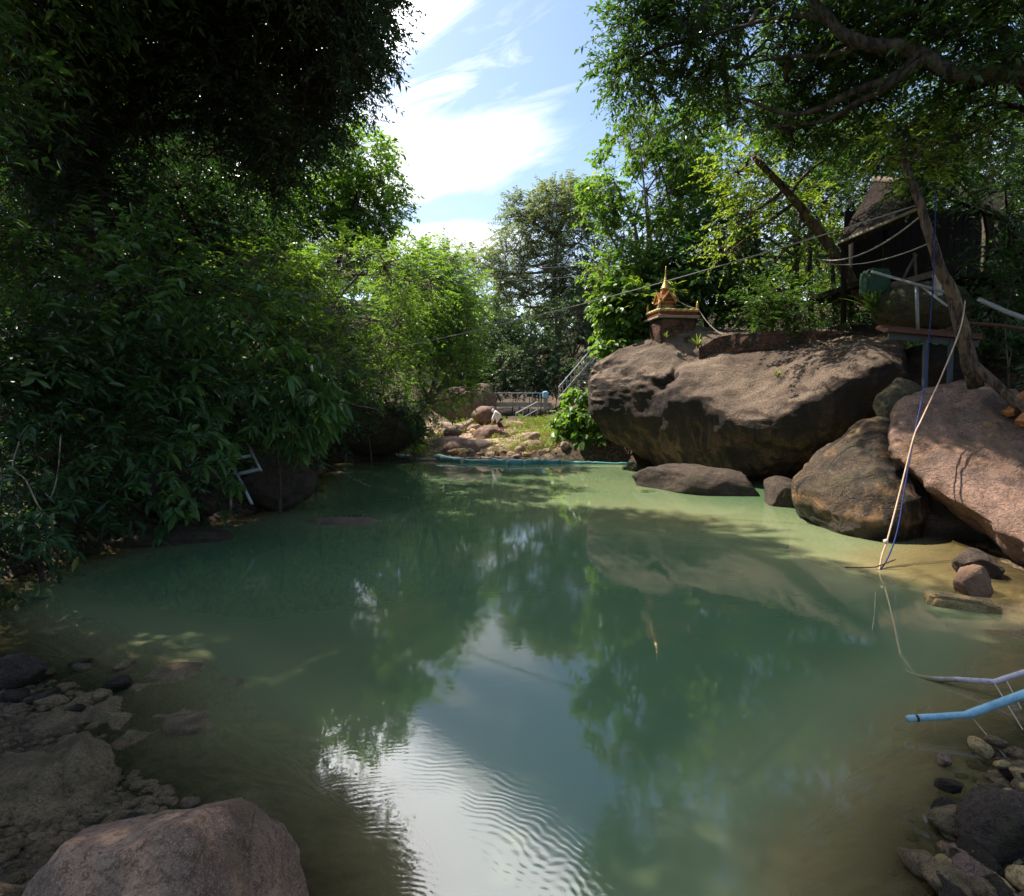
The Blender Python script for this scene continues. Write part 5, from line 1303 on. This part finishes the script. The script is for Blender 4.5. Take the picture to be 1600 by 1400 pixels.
# shrubs along the left waterline
for k, (lab, bl, leaf, dens, kw) in enumerate((
    ('broad leaved shrub hanging over the ladder', [(430, 590, 10.5, 75, 40, .9), (475, 645, 10.6, 42, 34, .6), (375, 625, 10, 55, 28, .7), (440, 668, 10.2, 36, 14, .4), (320, 620, 9.8, 55, 40, .8), (490, 625, 11.2, 22, 30, .5)], 'leaf_shrub', 11, dict(L=.27, W_=.10, m=7, whorl=True, rich=True, tl=(.3, .55), droop=.55, ldroop=.35)),
    ('upright shrub with long pale leaves at its tip above the shaded bank', [(245, 545, 9.6, 70, 44, .8), (310, 575, 10, 60, 40, .8), (250, 610, 9, 75, 50, .8)], 'leaf_shrub', 11, dict(L=.24, W_=.085, m=7, whorl=True, rich=True, tl=(.3, .55), droop=.3, ldroop=.25)),
    ('tangled dark shrub drooping to the black water at the far left', [(60, 620, 7.5, 110, 80, 1.0), (150, 690, 8, 90, 70, .9), (40, 720, 7.0, 90, 60, .8), (180, 610, 8.5, 80, 60, .9), (110, 540, 8, 100, 70, 1.0), (10, 520, 7, 80, 90, .9)], 'leaf_bank', 15, dict(L=.16, W_=.055, m=10, rich=True, tl=(.35, .7), droop=.4, gap=-.25)),
    ('overhanging branches of mixed leaves in front of the dark trunk on the left bank', [(200, 410, 7.6, 100, 50, .9), (320, 440, 8.3, 75, 42, .8), (90, 450, 6.8, 85, 60, .8), (270, 350, 8.2, 60, 30, .6), (400, 470, 9.2, 50, 36, .7)], 'leaf_shrub', 9, dict(L=.15, W_=.065, m=11, rich=True, tl=(.4, .8), droop=.25, side=1.05, jit=.28, base=(-8.2, 8.0))),
    ('low dark shrub trailing its leaves in the water left of the rubble', [(270, 720, 8.6, 65, 50, .7), (310, 790, 8.6, 32, 24, .35), (215, 760, 8.2, 55, 35, .6)], 'leaf_shrub', 13, dict(L=.22, W_=.085, m=7, whorl=True, rich=True, tl=(.3, .5), droop=.5)),
    ('leafy branch spray reaching in from the left edge high up', [(60, 300, 6.6, 75, 28, .5), (95, 345, 6.8, 60, 26, .45), (20, 350, 6.4, 60, 40, .5), (110, 290, 6.9, 40, 16, .35), (30, 410, 6.6, 55, 40, .5)], 'leaf_canopy', 15, dict(L=.13, W_=.055, m=12, rich=True, tl=(.35, .7), droop=.15, side=1.1, upn=1.7, jit=.2, base=(-8.0, 6.6))),
    ('pale leafy twigs at the upper left corner', [(5, 90, 6.2, 30, 40, .4), (0, 190, 6.2, 26, 40, .4)], 'leaf_canopy', 9, dict(L=.14, W_=.06, m=10, rich=True, base=(-7.6, 6.0))),
    ('small leaved twiggy bush mixed into the left bank thicket', [(200, 560, 9.0, 90, 60, .9), (330, 600, 9.4, 80, 55, .8), (420, 560, 10.2, 70, 40, .8), (120, 640, 8.0, 80, 60, .8), (300, 690, 8.6, 60, 40, .6), (450, 650, 10.4, 40, 30, .5), (240, 480, 10.5, 110, 45, 1.0)], 'leaf_bank', 10, dict(L=.12, W_=.045, m=13, tl=(.4, .8), droop=.3, side=1.1, jit=.3)),
    ('fine leaved bush over the dark boulder at the back of the pool', [(560, 610, 17.5, 60, 45, 1.0), (600, 650, 18.5, 50, 30, .8), (520, 620, 15.5, 45, 45, .8), (640, 670, 20.5, 24, 24, .6), (530, 670, 17, 32, 26, .6)], 'leaf_bank', 13, dict(L=.15, W_=.055, m=12, droop=.3)),
    ('sparse bush with hanging bare twigs in the dark gap of the left bank', [(470, 560, 13, 50, 45, .8), (500, 600, 13.5, 45, 40, .7)], 'leaf_bank', 9, dict(L=.17, W_=.06, m=9, droop=.4)),
    ('grassy bush on the far left shore beside the pale stones', [(655, 690, 22.2, 22, 18, .5), (628, 698, 21.8, 24, 16, .5)], 'leaf_bright', 14, dict(L=.14, W_=.04, m=12, up=.5)),
    ('dark shrub half hidden at the far left edge near the water', [(-40, 800, 6.0, 80, 60, .7), (60, 800, 7.0, 60, 34, .5), (20, 850, 6.2, 60, 34, .5), (130, 800, 7.6, 55, 34, .5), (-40, 900, 5.4, 60, 45, .5), (90, 750, 7.2, 60, 40, .6)], 'leaf_bank', 12, dict(L=.15, W_=.05, m=10, rich=True, droop=.5)))):
    shrub('bank_shrub', lab + '', bl, leaf, 'bark_dark', dens, 140 + k, **kw)
# bare hanging twigs and vines on the left
rg = np.random.default_rng(8)
for k, (pts, r, lab) in enumerate((
    ([(560, 520, 13), (520, 545, 12.6), (480, 560, 12.2), (462, 580, 12), (458, 620, 11.8), (462, 660, 11.6)], .014, 'bare arching vine hanging in front of the left bank'),
    ([(470, 400, 12.8), (500, 430, 12.7), (530, 470, 12.6), (552, 500, 12.6)], .012, 'pale bare twig crossing the feathery bank tree'),
    ([(455, 430, 12.6), (480, 455, 12.5), (520, 490, 12.5), (560, 530, 12.6), (600, 556, 13)], .012, 'second pale twig below the first across the feathery tree'),
    ([(470, 590, 12.2), (540, 628, 12.4), (590, 640, 12.8), (600, 652, 13)], .010, 'thin bare twig in front of the black gap of the bank'),
    ([(30, 690, 6.2), (20, 730, 6), (40, 750, 6), (60, 790, 5.9), (84, 815, 5.9)], .008, 'thin bent twig hanging at the far left over black water'),
    ([(95, 680, 6.6), (90, 740, 6.4), (80, 775, 6.3), (70, 770, 6.3)], .007, 'hooked thin twig beside the bent twig at the far left'),
    ([(500, 720, 12), (530, 735, 11.6), (560, 752, 11.2), (580, 760, 11)], .010, 'drooping twig trailing into the water below the broad leaved shrub'))):
    rope('bare_twig', P3(*pts), r, 'bark_grey', lab, 'twig', 5, 40)
# floating leafy sprigs off the left bank
def sprig(px, py, label, seed, n=5):
    rg = np.random.default_rng(seed); c = onz(px, py, .02); mb = MB(); st_ = MB()
    S_ = np.repeat(c[None], n, 0) + rg.normal(size=(n, 3)) * [.10, .08, 0]; a = rg.uniform(0, 6.28, n)
    T = np.stack([np.cos(a), np.sin(a), 0 * a + .1], 1); Ln = rg.uniform(.18, .36, n)
    twigs(mb, S_, T, Ln, 8, .10, .035, rg, False, .0, 1.0, 2.5, .12, tdroop=.1, ldroop=.02)
    st_.sticks(S_, S_ + T * Ln[:, None], .005, .003)
    root = thing('floating_sprig', label, 'leafy sprig', c)
    mb.build('leaves', M['leaf_shrub'], root, tone=True); st_.build('stem', M['bark'], root)
for k, (px, py, lab) in enumerate(((490, 766, 'floating leafy sprig close under the broad leaved shrub'), (500, 794, 'pale floating sprig over the sunken brown boulder'), (552, 802, 'dark floating sprig off the end of the sunken brown boulder'),
                     (620, 780, 'leafy sprig floating farthest out in the pool'), (556, 752, 'fine floating sprig at the tip of the drooping twig'), (1010, 768, 'small green sprig floating by the low flat rock'))):
    sprig(px, py, lab, 400 + k)

# ---- right bank
tree('spreading_tree', 'great spreading tree with dark curved limbs over the right bank', 'tree', [
    (1010, 40, 13.0, 55, 60, 1.4), (985, 100, 13.2, 40, 45, 1.0), (1060, 120, 13.2, 90, 70, 1.6), (1090, 20, 12.5, 90, 70, 1.6), (1170, 90, 12.5, 90, 80, 1.6), (1200, 10, 11.5, 100, 70, 1.6), (1140, 190, 13.5, 70, 50, 1.2),
    (1260, 130, 12.5, 90, 60, 1.5), (1310, 40, 11.5, 100, 70, 1.6), (1240, 220, 13.5, 80, 50, 1.2), (1350, 180, 12.5, 80, 50, 1.3), (1400, 30, 11, 100, 60, 1.5), (1480, 60, 10.5, 100, 80, 1.5), (1560, 120, 10.2, 90, 80, 1.4),
    (1470, 170, 11, 80, 50, 1.2), (1060, -70, 12.5, 90, 80, 1.8), (1200, -90, 11.5, 130, 80, 1.8), (1380, -80, 10.5, 140, 80, 1.8), (1560, -20, 10, 120, 90, 1.8), (985, 30, 13.2, 34, 50, .8), (1560, 40, 12.5, 90, 90, 1.4), (1500, 240, 12.0, 90, 50, 1.2)],
    'leaf_canopy', 'bark_dark', 12.5, 201, trunk=[tuple(at(1760, 560, 10.4)), tuple(at(1720, 380, 10.2)), tuple(at(1660, 220, 10.0)), tuple(at(1600, 110, 9.9))], tr=.30, L=.14, W_=.065, m=12, gap=-.14, gs=.7, limb_r=.05, nodes=8, lump=.3,
    limbs=[(P3((1610, 125, 9.9), (1560, 112, 9.8), (1500, 118, 9.8), (1430, 82, 10), (1350, 65, 10.2), (1300, 35, 10.4), (1275, 0, 10.5), (1250, -70, 10.6)), .16, .06),
           (P3((1430, 84, 10), (1400, 120, 10.3), (1340, 142, 10.8), (1290, 165, 11.2), (1230, 178, 11.6), (1160, 152, 12)), .10, .03),
           (P3((1445, 92, 9.9), (1380, 140, 10.3), (1330, 165, 10.8), (1280, 190, 11.4), (1190, 198, 12)), .07, .02),
           (P3((1300, 35, 10.4), (1250, 24, 10.8), (1180, 36, 11.2), (1090, 60, 12)), .06, .02),
           (P3((1350, 65, 10.2), (1300, 85, 10.8), (1220, 90, 11.4), (1130, 110, 12.2)), .055, .018)])
tree('slanted_tree', 'brown slanted trunk with light green leaves between the shrine and the hut', 'tree', [
    (1165, 260, 15, 55, 40, 1.1), (1230, 290, 15, 60, 40, 1.1), (1180, 330, 15.2, 60, 45, 1.1), (1150, 385, 15.5, 40, 30, .8), (1240, 365, 15, 60, 35, 1.0), (1210, 410, 15.3, 50, 28, .8), (1320, 230, 14, 60, 30, 1.1)],
    'leaf_lime', 'bark', 9.0, 203, trunk=[tuple(at(1352, 475, 14.2)), tuple(at(1325, 430, 14.2)), tuple(at(1282, 365, 14.2)), tuple(at(1232, 302, 14.2)), tuple(at(1180, 248, 14.3))], tr=.135, L=.13, W_=.07, m=12, gap=-.05, tl=(.4, .8))
lt = tree('leaning_trunk', 'leaning bark covered trunk in front of the hut with a tuft of light leaves', 'tree', [
    (1405, 215, 10.3, 42, 28, .5), (1440, 240, 10.3, 45, 30, .5), (1385, 245, 10.4, 28, 16, .35), (1480, 225, 10.6, 45, 40, .6)],
    'leaf_lime', 'bark', 9.0, 204, trunk=[tuple(at(1524, 606, 9.5)), tuple(at(1510, 545, 9.5)), tuple(at(1499, 500, 9.6)), tuple(at(1488, 458, 9.7)), tuple(at(1468, 418, 9.8)), tuple(at(1454, 372, 9.9)), tuple(at(1438, 320, 10)), tuple(at(1415, 262, 10.2))], tr=.11, L=.12, W_=.06, m=11, gap=-.3, tl=(.3, .6))
tree('vine_clad_tree', 'tall sunlit tree wrapped in vines with round leaves beside the open sky', 'tree', [
    (1000, 225, 20.5, 45, 45, 1.4), (960, 285, 21, 45, 45, 1.4), (1010, 300, 21, 55, 50, 1.6), (940, 330, 21.5, 28, 40, 1.0), (975, 370, 21, 48, 50, 1.4), (1050, 370, 21, 45, 40, 1.2), (955, 430, 21, 35, 40, 1.0), (1075, 220, 20, 38, 50, 1.2), (1000, 440, 20.5, 45, 45, 1.2), (1035, 260, 21.5, 50, 40, 1.4), (1100, 330, 21, 50, 45, 1.3), (1090, 250, 21, 40, 40, 1.2)],
    'leaf_vine', 'bark_grey', 8.5, 205, base=(4.6, 21.5), L=.19, W_=.13, m=10, gap=-.08, tl=(.4, .8), tr=.16, droop=.4)
tree('withered_tree', 'brown withered twiggy tree among the green crowns', 'tree', [(1060, 270, 22, 40, 60, 1.2), (1055, 340, 22, 42, 45, 1.2), (948, 440, 20.4, 16, 45, .5), (1010, 205, 20.2, 35, 25, .8)],
    'leaf_dry', 'bark', 11, 206, base=(6.6, 22.5), L=.11, W_=.03, m=10, gap=-.05, tl=(.5, 1.0), tr=.1, droop=.6)
tree('dark_broadleaf_tree', 'dark broad leaved tree directly behind the shrine spire', 'tree', [(1080, 420, 20, 55, 50, 1.3), (1120, 450, 19.5, 60, 45, 1.3), (1030, 460, 20.5, 35, 45, 1.0), (1120, 380, 20, 50, 45, 1.2), (1170, 470, 19, 45, 35, 1.0), (1080, 485, 19.5, 55, 30, .9)],
    'leaf_shrub', 'bark_dark', 9.0, 207, base=(7.4, 20.5), L=.24, W_=.13, m=8, gap=-.35, rich=False, droop=.5, tr=.14)
tree('background_tree', 'loose green tree with thin trunks behind the crest of the great boulder', 'tree', [
    (1240, 330, 22, 80, 60, 1.8), (1320, 280, 23, 80, 70, 1.8), (1260, 240, 23, 80, 50, 1.8), (1180, 400, 22, 50, 40, 1.2), (1290, 400, 22, 60, 30, 1.4), (1130, 300, 23, 55, 60, 1.5), (1370, 260, 20, 50, 60, 1.4)],
    'leaf_canopy', 'bark_dark', 9.0, 208, base=(11.0, 22.5), L=.18, W_=.08, m=12, gap=.0, tr=.13)
for k, (px, lean, Yk) in enumerate(((1195, -16, 19.5), (1243, 6, 19.0), (1268, -4, 18.6), (1306, -10, 18.8))):
    tree('slender_tree', ('slender dark trunk forking at its base nearest the shrine side', 'slender upright trunk, straightest of the thin row', 'slender trunk with a yellowish tuft of leaves at its foot', 'slender trunk closest to the slanted tree base')[k], 'tree',
         [(px + lean, 330, Yk, 40, 35, 1.0), (px + lean - 10, 385, Yk, 34, 22, .8)], 'leaf_canopy', 'bark_dark', 5.0, 220 + k, trunk=[tuple(at(px, 520, Yk)), tuple(at(px + lean * .4, 440, Yk)), tuple(at(px + lean, 340, Yk))], tr=.085, L=.15, W_=.065, gap=-.1, group='slender trunks behind the crest')
tree('hillside_tree', 'sunlit yellow green tree low behind the thin trunks', 'tree', [(1270, 450, 26, 70, 40, 2.0), (1340, 460, 24, 40, 35, 1.5), (1215, 455, 26, 40, 25, 1.5), (1300, 400, 28, 60, 40, 2.0)], 'leaf_lime', 'bark', 5.0, 230, base=(14.5, 26), L=.2, W_=.1, gap=-.2)
tree('hut_side_tree', 'dark tree crowding the far side of the thatched hut', 'tree', [
    (1560, 250, 16.5, 90, 60, 1.3), (1640, 380, 13, 50, 80, 1.0), (1600, 440, 16.5, 70, 60, 1.0), (1670, 300, 12.5, 60, 90, 1.1), (1560, 480, 12.2, 50, 38, .8), (1570, 290, 11.9, 45, 34, .7), (1600, 430, 11.6, 36, 50, .6), (1545, 395, 12.0, 26, 22, .4), (1480, 265, 12.0, 40, 18, .5), (1500, 320, 17.5, 90, 70, 1.6), (1420, 350, 18.5, 90, 70, 1.6), (1380, 300, 19, 60, 60, 1.4)],
    'leaf_bank', 'bark_dark', 12.0, 231, base=(12.0, 13.6), L=.16, W_=.065, m=12, gap=-.3, tr=.18)
tree('ridge_tree', 'dark tree closing the slope behind the hut and the spreading tree', 'tree', [
    (1500, 430, 24, 130, 90, 2.5), (1400, 240, 25, 110, 80, 2.5), (1560, 200, 22, 130, 110, 2.5), (1300, 150, 26, 100, 70, 2.5), (1180, 150, 27, 70, 60, 2.2), (1640, 420, 20, 110, 120, 2.2)],
    'leaf_wood', 'bark_dark', 6.0, 232, base=(18, 25), L=.24, W_=.10, m=12, gap=-.05, tr=.2)
for k, (lab, bl, leaf, dens, kw) in enumerate((
    ('large leaved sunlit vine covering the stream bank below the boulder nose', [(912, 650, 21.8, 26, 22, .7), (930, 685, 21.5, 30, 20, .6), (892, 672, 22.4, 24, 26, .6), (878, 698, 22.6, 20, 9, .4), (908, 618, 22.4, 12, 14, .4), (905, 708, 22.2, 30, 8, .35), (950, 700, 21.4, 22, 20, .4)], 'leaf_vine', 14, dict(L=.29, W_=.22, m=6, rich=True, tl=(.3, .6), droop=.7, base=(3.4, 22.6))),
    ('large leaved vine climbing behind the boulder beside the shrine', [(985, 490, 19.8, 40, 40, .9), (1000, 530, 19.6, 30, 22, .6), (965, 535, 20, 26, 24, .7), (960, 470, 20.2, 26, 40, .8), (1010, 470, 20.4, 30, 40, .8), (955, 550, 20, 12, 10, .5)], 'leaf_vine', 15, dict(L=.24, W_=.18, m=6, rich=True, tl=(.3, .6), droop=.7, base=(4.4, 20.4))),
    ('leafy shrub drooping over the crest beside the brick edging', [(1165, 492, 16.6, 50, 24, .6), (1215, 490, 16.2, 40, 22, .6), (1240, 470, 16.5, 50, 28, .8), (1190, 465, 17, 30, 20, .6)], 'leaf_canopy', 13, dict(L=.15, W_=.06, m=12, droop=.3, side=1.1, upn=1.6, jit=.2, base=(8.2, 16.9))),
    ('small leafy shrub on the crest under the slanted trunk', [(1290, 490, 15.2, 42, 22, .6), (1330, 485, 14.8, 32, 22, .5)], 'leaf_canopy', 12, dict(L=.13, W_=.05, m=12, base=(9.0, 15.3))),
    ('dark shrub under the pale pole at the right edge', [(1560, 540, 10.8, 50, 36, .5), (1600, 570, 9.8, 40, 40, .5), (1580, 450, 11, 40, 40, .6)], 'leaf_bank', 11, dict(L=.14, W_=.055, m=10)),
    ('yellow leaved frond plant beside the shrine roof', [(1018, 462, 19.2, 26, 16, .4)], 'leaf_lime', 10, dict(L=.34, W_=.05, m=12, tl=(.6, .9), side=.9, upn=1.6, jit=.15, droop=.2))
    )):
    shrub('vine' if 'vine' in lab else 'bank_shrub', lab, bl, leaf, 'bark', dens, 260 + k, cat='vine' if 'vine' in lab else 'shrub', **kw)
# strap-leaved clumps
def clump(px, py, Y, n, L, label, leaf='leaf_canopy', name='strap_leaf_clump', seed=0, w=.035):
    rg = np.random.default_rng(seed); c = at(px, py, Y); mb = MB()
    for k in range(n):
        a = rg.uniform(0, 6.28); l = L * rg.uniform(.6, 1.1); t = np.linspace(0, 1, 7); lean = rg.uniform(.25, .8)
        d = np.array([math.cos(a), math.sin(a), 0]); P = c + d * (lean * l * t ** 1.4)[:, None] + UP * (l * (t - .45 * lean * t * t * 1.3))[:, None]
        s_ = np.array([-d[1], d[0], 0]); ww = (w * np.sin(np.clip(t * .93 + .07, 0, 1) * math.pi) ** .7)[:, None]
        V = np.vstack([P - s_ * ww, P + s_ * ww]); F = np.array([[i, i + 1, i + 8, i + 7] for i in range(6)])
        mb.add(V, F, tone=np.full(14, rg.uniform(.1, .85)))
    o = mb.build(name, M[leaf], tone=True); return tag(o, label, 'plant')
clump(1368, 502, 12.6, 60, .95, 'dark strap leaved clump beside the mossy round boulder', seed=1)
clump(1386, 505, 12.4, 30, .7, 'smaller strap leaved clump against the mossy boulder', seed=2)
clump(1090, 545, 16.9, 26, .55, 'bright drooping grass tuft at the start of the brick edging', 'leaf_lime', 'grass_tuft', 3, .02)
clump(1215, 590, 13.6, 40, .22, 'tiny sunlit grass tuft growing on the boulder ledge', 'weed', 'grass_tuft', 4, .012)
clump(1250, 462, 17.5, 30, .9, 'yellow green strap leaves below the thin trunks', 'leaf_lime', seed=5)
clump(1040, 530, 17.2, 12, .3, 'small weed at the foot of the brick pedestal', 'weed', 'grass_tuft', 6, .02)
clump(1130, 470, 19.0, 50, 1.3, 'arching dark fronds behind the shrine platform', 'leaf_shrub', seed=7, w=.03)

# ---- beyond the stream
tree('feathery_tree', 'tall feathery grey green tree rising beyond the footbridge', 'tree', [
    (880, 330, 52, 55, 40, 3.2), (835, 350, 52, 45, 35, 3), (905, 380, 52, 50, 50, 3), (800, 390, 51, 42, 28, 2.6), (850, 420, 52, 65, 40, 3.2), (790, 440, 51, 50, 28, 2.6), (900, 450, 52, 45, 50, 3), (830, 480, 52, 60, 35, 3), (805, 330, 52, 20, 24, 1.4), (870, 300, 52, 32, 16, 1.8), (750, 410, 50, 32, 20, 2.0), (915, 330, 52, 30, 40, 2.4), (880, 510, 51, 50, 40, 2.5)],
    'leaf_far', 'bark_grey', 2.9, 301, trunk=[tuple(at(868, 600, 52)), tuple(at(872, 520, 52)), tuple(at(866, 440, 52)), tuple(at(872, 370, 52))], tr=.3, L=.34, W_=.12, m=16, tl=(.8, 1.5), gap=-.12, gs=.28, side=1.1, upn=1.7, jit=.22, limb_r=.09, nodes=3)
tree('distant_tree', 'thin distant tree tops showing small against the low cloud', 'tree', [(690, 405, 110, 30, 24, 4), (720, 425, 110, 28, 24, 4), (752, 432, 110, 30, 24, 4), (765, 465, 108, 34, 28, 4), (690, 445, 110, 34, 24, 4), (730, 465, 110, 30, 24, 4)],
    'leaf_far', 'bark_grey', 1.1, 302, base=(-9, 110), L=.6, W_=.28, m=11, tl=(1.2, 2.2), gap=.0, nodes=3, tr=.2)
tree('distant_tree', 'dense dark tree behind the stream left of the feathery tree', 'tree', [(760, 510, 50, 48, 40, 3), (720, 540, 48, 50, 40, 3), (790, 550, 50, 40, 40, 3), (745, 570, 46, 34, 30, 2), (690, 560, 46, 40, 50, 2.5), (740, 500, 54, 40, 24, 2.5)],
    'leaf_wood', 'bark_dark', 3.2, 303, base=(-3, 50), L=.34, W_=.14, m=12, tl=(.7, 1.2), gap=-.25, nodes=3, tr=.25)
tree('distant_tree', 'green tree with pale upright trunks above the stairway', 'tree', [(890, 500, 47.5, 40, 40, 2.5), (850, 530, 49, 40, 40, 2.5), (925, 470, 49, 32, 45, 2.2), (940, 520, 50, 32, 40, 2.2), (830, 560, 48, 34, 30, 2), (960, 400, 50, 50, 60, 3)],
    'leaf_wood', 'bark_grey', 3.2, 304, base=(4.5, 48.5), L=.32, W_=.14, m=12, tl=(.6, 1.1), gap=-.15, nodes=3, tr=.25)
for k, (px, py, Y, rx, ry, lab) in enumerate(((800, 570, 45, 34, 26, 'creeper covered mound behind the middle of the footbridge'), (845, 560, 46, 34, 34, 'tall creeper covered mound beside the foot of the stairway'), (770, 596, 44.5, 30, 20, 'low creeper mound behind the left end of the bridge rail'),
        (825, 600, 44.4, 36, 16, 'low creeper mound behind the right half of the bridge rail'), (868, 590, 45, 24, 24, 'small creeper mound right at the stair foot'), (735, 600, 45.5, 34, 30, 'dark creeper mound left of the footbridge'), (905, 590, 44.8, 22, 30, 'creeper mound beneath the stairway'))):
    shrub('creeper_mound', lab, [(px, py, Y, rx, ry, 1.6)], 'leaf_wood', 'bark', 7.0, 320 + k, cat='creeper', L=.22, W_=.15, m=10, tl=(.4, .8), gap=-.6, shell=.6, droop=.5, nodes=2, group='creeper mounds behind the footbridge')
def far_wood():
    rg = np.random.default_rng(77); mb = MB()
    n = 5200
    x = rg.uniform(-75, 75, n); y = rg.uniform(62, 110, n); g = ground_z(np.column_stack([x, y]))
    h = rg.uniform(0, 1, n) ** .7 * (5.5 + 1.5 * fbm(np.column_stack([x, y, 0 * x]) * .08, 2, 5)) + np.maximum(np.abs(x + 1) - 9, 0) * .12
    P = np.column_stack([x, y, g + h]); T = unit(rg.normal(size=(n, 3)) + [0, -.6, .3])
    twigs(mb, P, T, rg.uniform(1.2, 2.2, n), 11, .75, .40, rg, False, .3)
    return mb
o = stuff(far_wood().build('far_woods', M['leaf_wood'], tone=True), 'mass of far green woods closing the valley', 'woods')
# low weeds and grass on the sunny stream bank (nobody could count these)
def weeds():
    rg = np.random.default_rng(91); mb = MB()
    def patch(n, cx, cy, sx, sy, L, m=7):
        x = cx + rg.normal(size=n) * sx; y = cy + rg.normal(size=n) * sy; z = ground_z(np.column_stack([x, y]))
        k = (z > .03) & (fbm(np.column_stack([x, y, 0 * x]) * .9 + 4, 3, 6) > rg.uniform(-.25, .3, n)); x, y, z = x[k], y[k], z[k]
        L = L * (1 + .9 * np.clip(fbm(np.column_stack([x, y, 0 * x]) * .55, 2, 9), -.5, 1))
        P = np.column_stack([x, y, z - .01]); T = unit(np.column_stack([rg.normal(size=len(x)) * .5, rg.normal(size=len(x)) * .5, np.ones(len(x))]))
        twigs(mb, P, T, rg.uniform(.4, 1.5, len(x)) * L, m, np.mean(L) * .42, np.mean(L) * .13, rg, False, -.15, .8, .8, .5, tone0=np.clip(.5 + .9 * fbm(np.column_stack([x, y, 0 * x]) * .8 + 2, 3, 12) + rg.normal(size=len(x)) * .2, 0, .97), tvar=.4)
    c = at(870, 650, 29); patch(2600, c[0], c[1], 1.5, 3.2, .30)
    c = at(845, 690, 24); patch(1100, c[0] + .2, c[1], 1.0, 1.2, .22)
    c = at(800, 690, 24.2); patch(420, c[0], c[1], .6, .5, .18)
    c = at(800, 650, 35); patch(900, c[0], c[1], 1.7, 2.2, .35)
    c = at(840, 640, 37); patch(900, c[0], c[1], 1.6, 2.0, .4)
    c = at(900, 660, 24); patch(900, c[0] + .3, c[1], .9, 2.0, .26)
    c = at(740, 655, 34); patch(260, c[0], c[1], .8, 1.2, .3)
    c = at(640, 690, 23); patch(700, c[0] - .5, c[1], .9, 1.6, .28)
    patch(2600, -9.5, 23, 2.5, 4, .55); patch(1500, 6.5, 30, 3, 5, .4)
    return mb
def dry():
    rg = np.random.default_rng(95); mb = MB()
    for cx, cy, sx, sy, n in ((at(880, 660, 27)[0], 27, 1.2, 2.5, 700), (at(850, 700, 23)[0], 23, 1.3, .9, 500), (at(800, 660, 33)[0], 33, 1.5, 2, 400)):
        x = cx + rg.normal(size=n) * sx; y = cy + rg.normal(size=n) * sy; z = ground_z(np.column_stack([x, y])); k = z > .03; x, y, z = x[k], y[k], z[k]
        twigs(mb, np.column_stack([x, y, z]), unit(np.column_stack([rg.normal(size=len(x)) * .6, rg.normal(size=len(x)) * .6, np.ones(len(x))])), rg.uniform(.1, .4, len(x)), 7, .16, .022, rg, False, -.2, .5, .6, .5)
    return mb
stuff(dry().build('dry_grass', M['dry_grass'], tone=True), 'straw coloured dry grass among the weeds of the stream bank', 'grass')
stuff(weeds().build('weeds', M['weed'], tone=True), 'bright low weeds and grass on the sunny stream bank', 'weeds')
def undergrowth():
    rg = np.random.default_rng(92); mb = MB()
    for n, (x0, x1), (y0, y1), L in ((2600, (-13, -4.6), (7, 22), .34), (2000, (6.5, 15), (12.5, 26), .34), (700, (-9, -4.4), (3.5, 7.5), .25), (350, (8.5, 12), (8.0, 12.5), .2)):
        x = rg.uniform(x0, x1, n); y = rg.uniform(y0, y1, n); z = ground_z(np.column_stack([x, y])); k = z > .15; x, y, z = x[k], y[k], z[k]
        P = np.column_stack([x, y, z]); T = unit(np.column_stack([rg.normal(size=len(x)) * .6, rg.normal(size=len(x)) * .6, np.ones(len(x))]))
        twigs(mb, P, T, rg.uniform(.5, 1.4, len(x)) * L * 1.5, 9, L * .6, L * .22, rg, False, .1)
    return mb
stuff(undergrowth().build('undergrowth', M['leaf_bank'], tone=True), 'dark leafy undergrowth on the shaded banks', 'undergrowth')
bpy.context.view_layer.update()
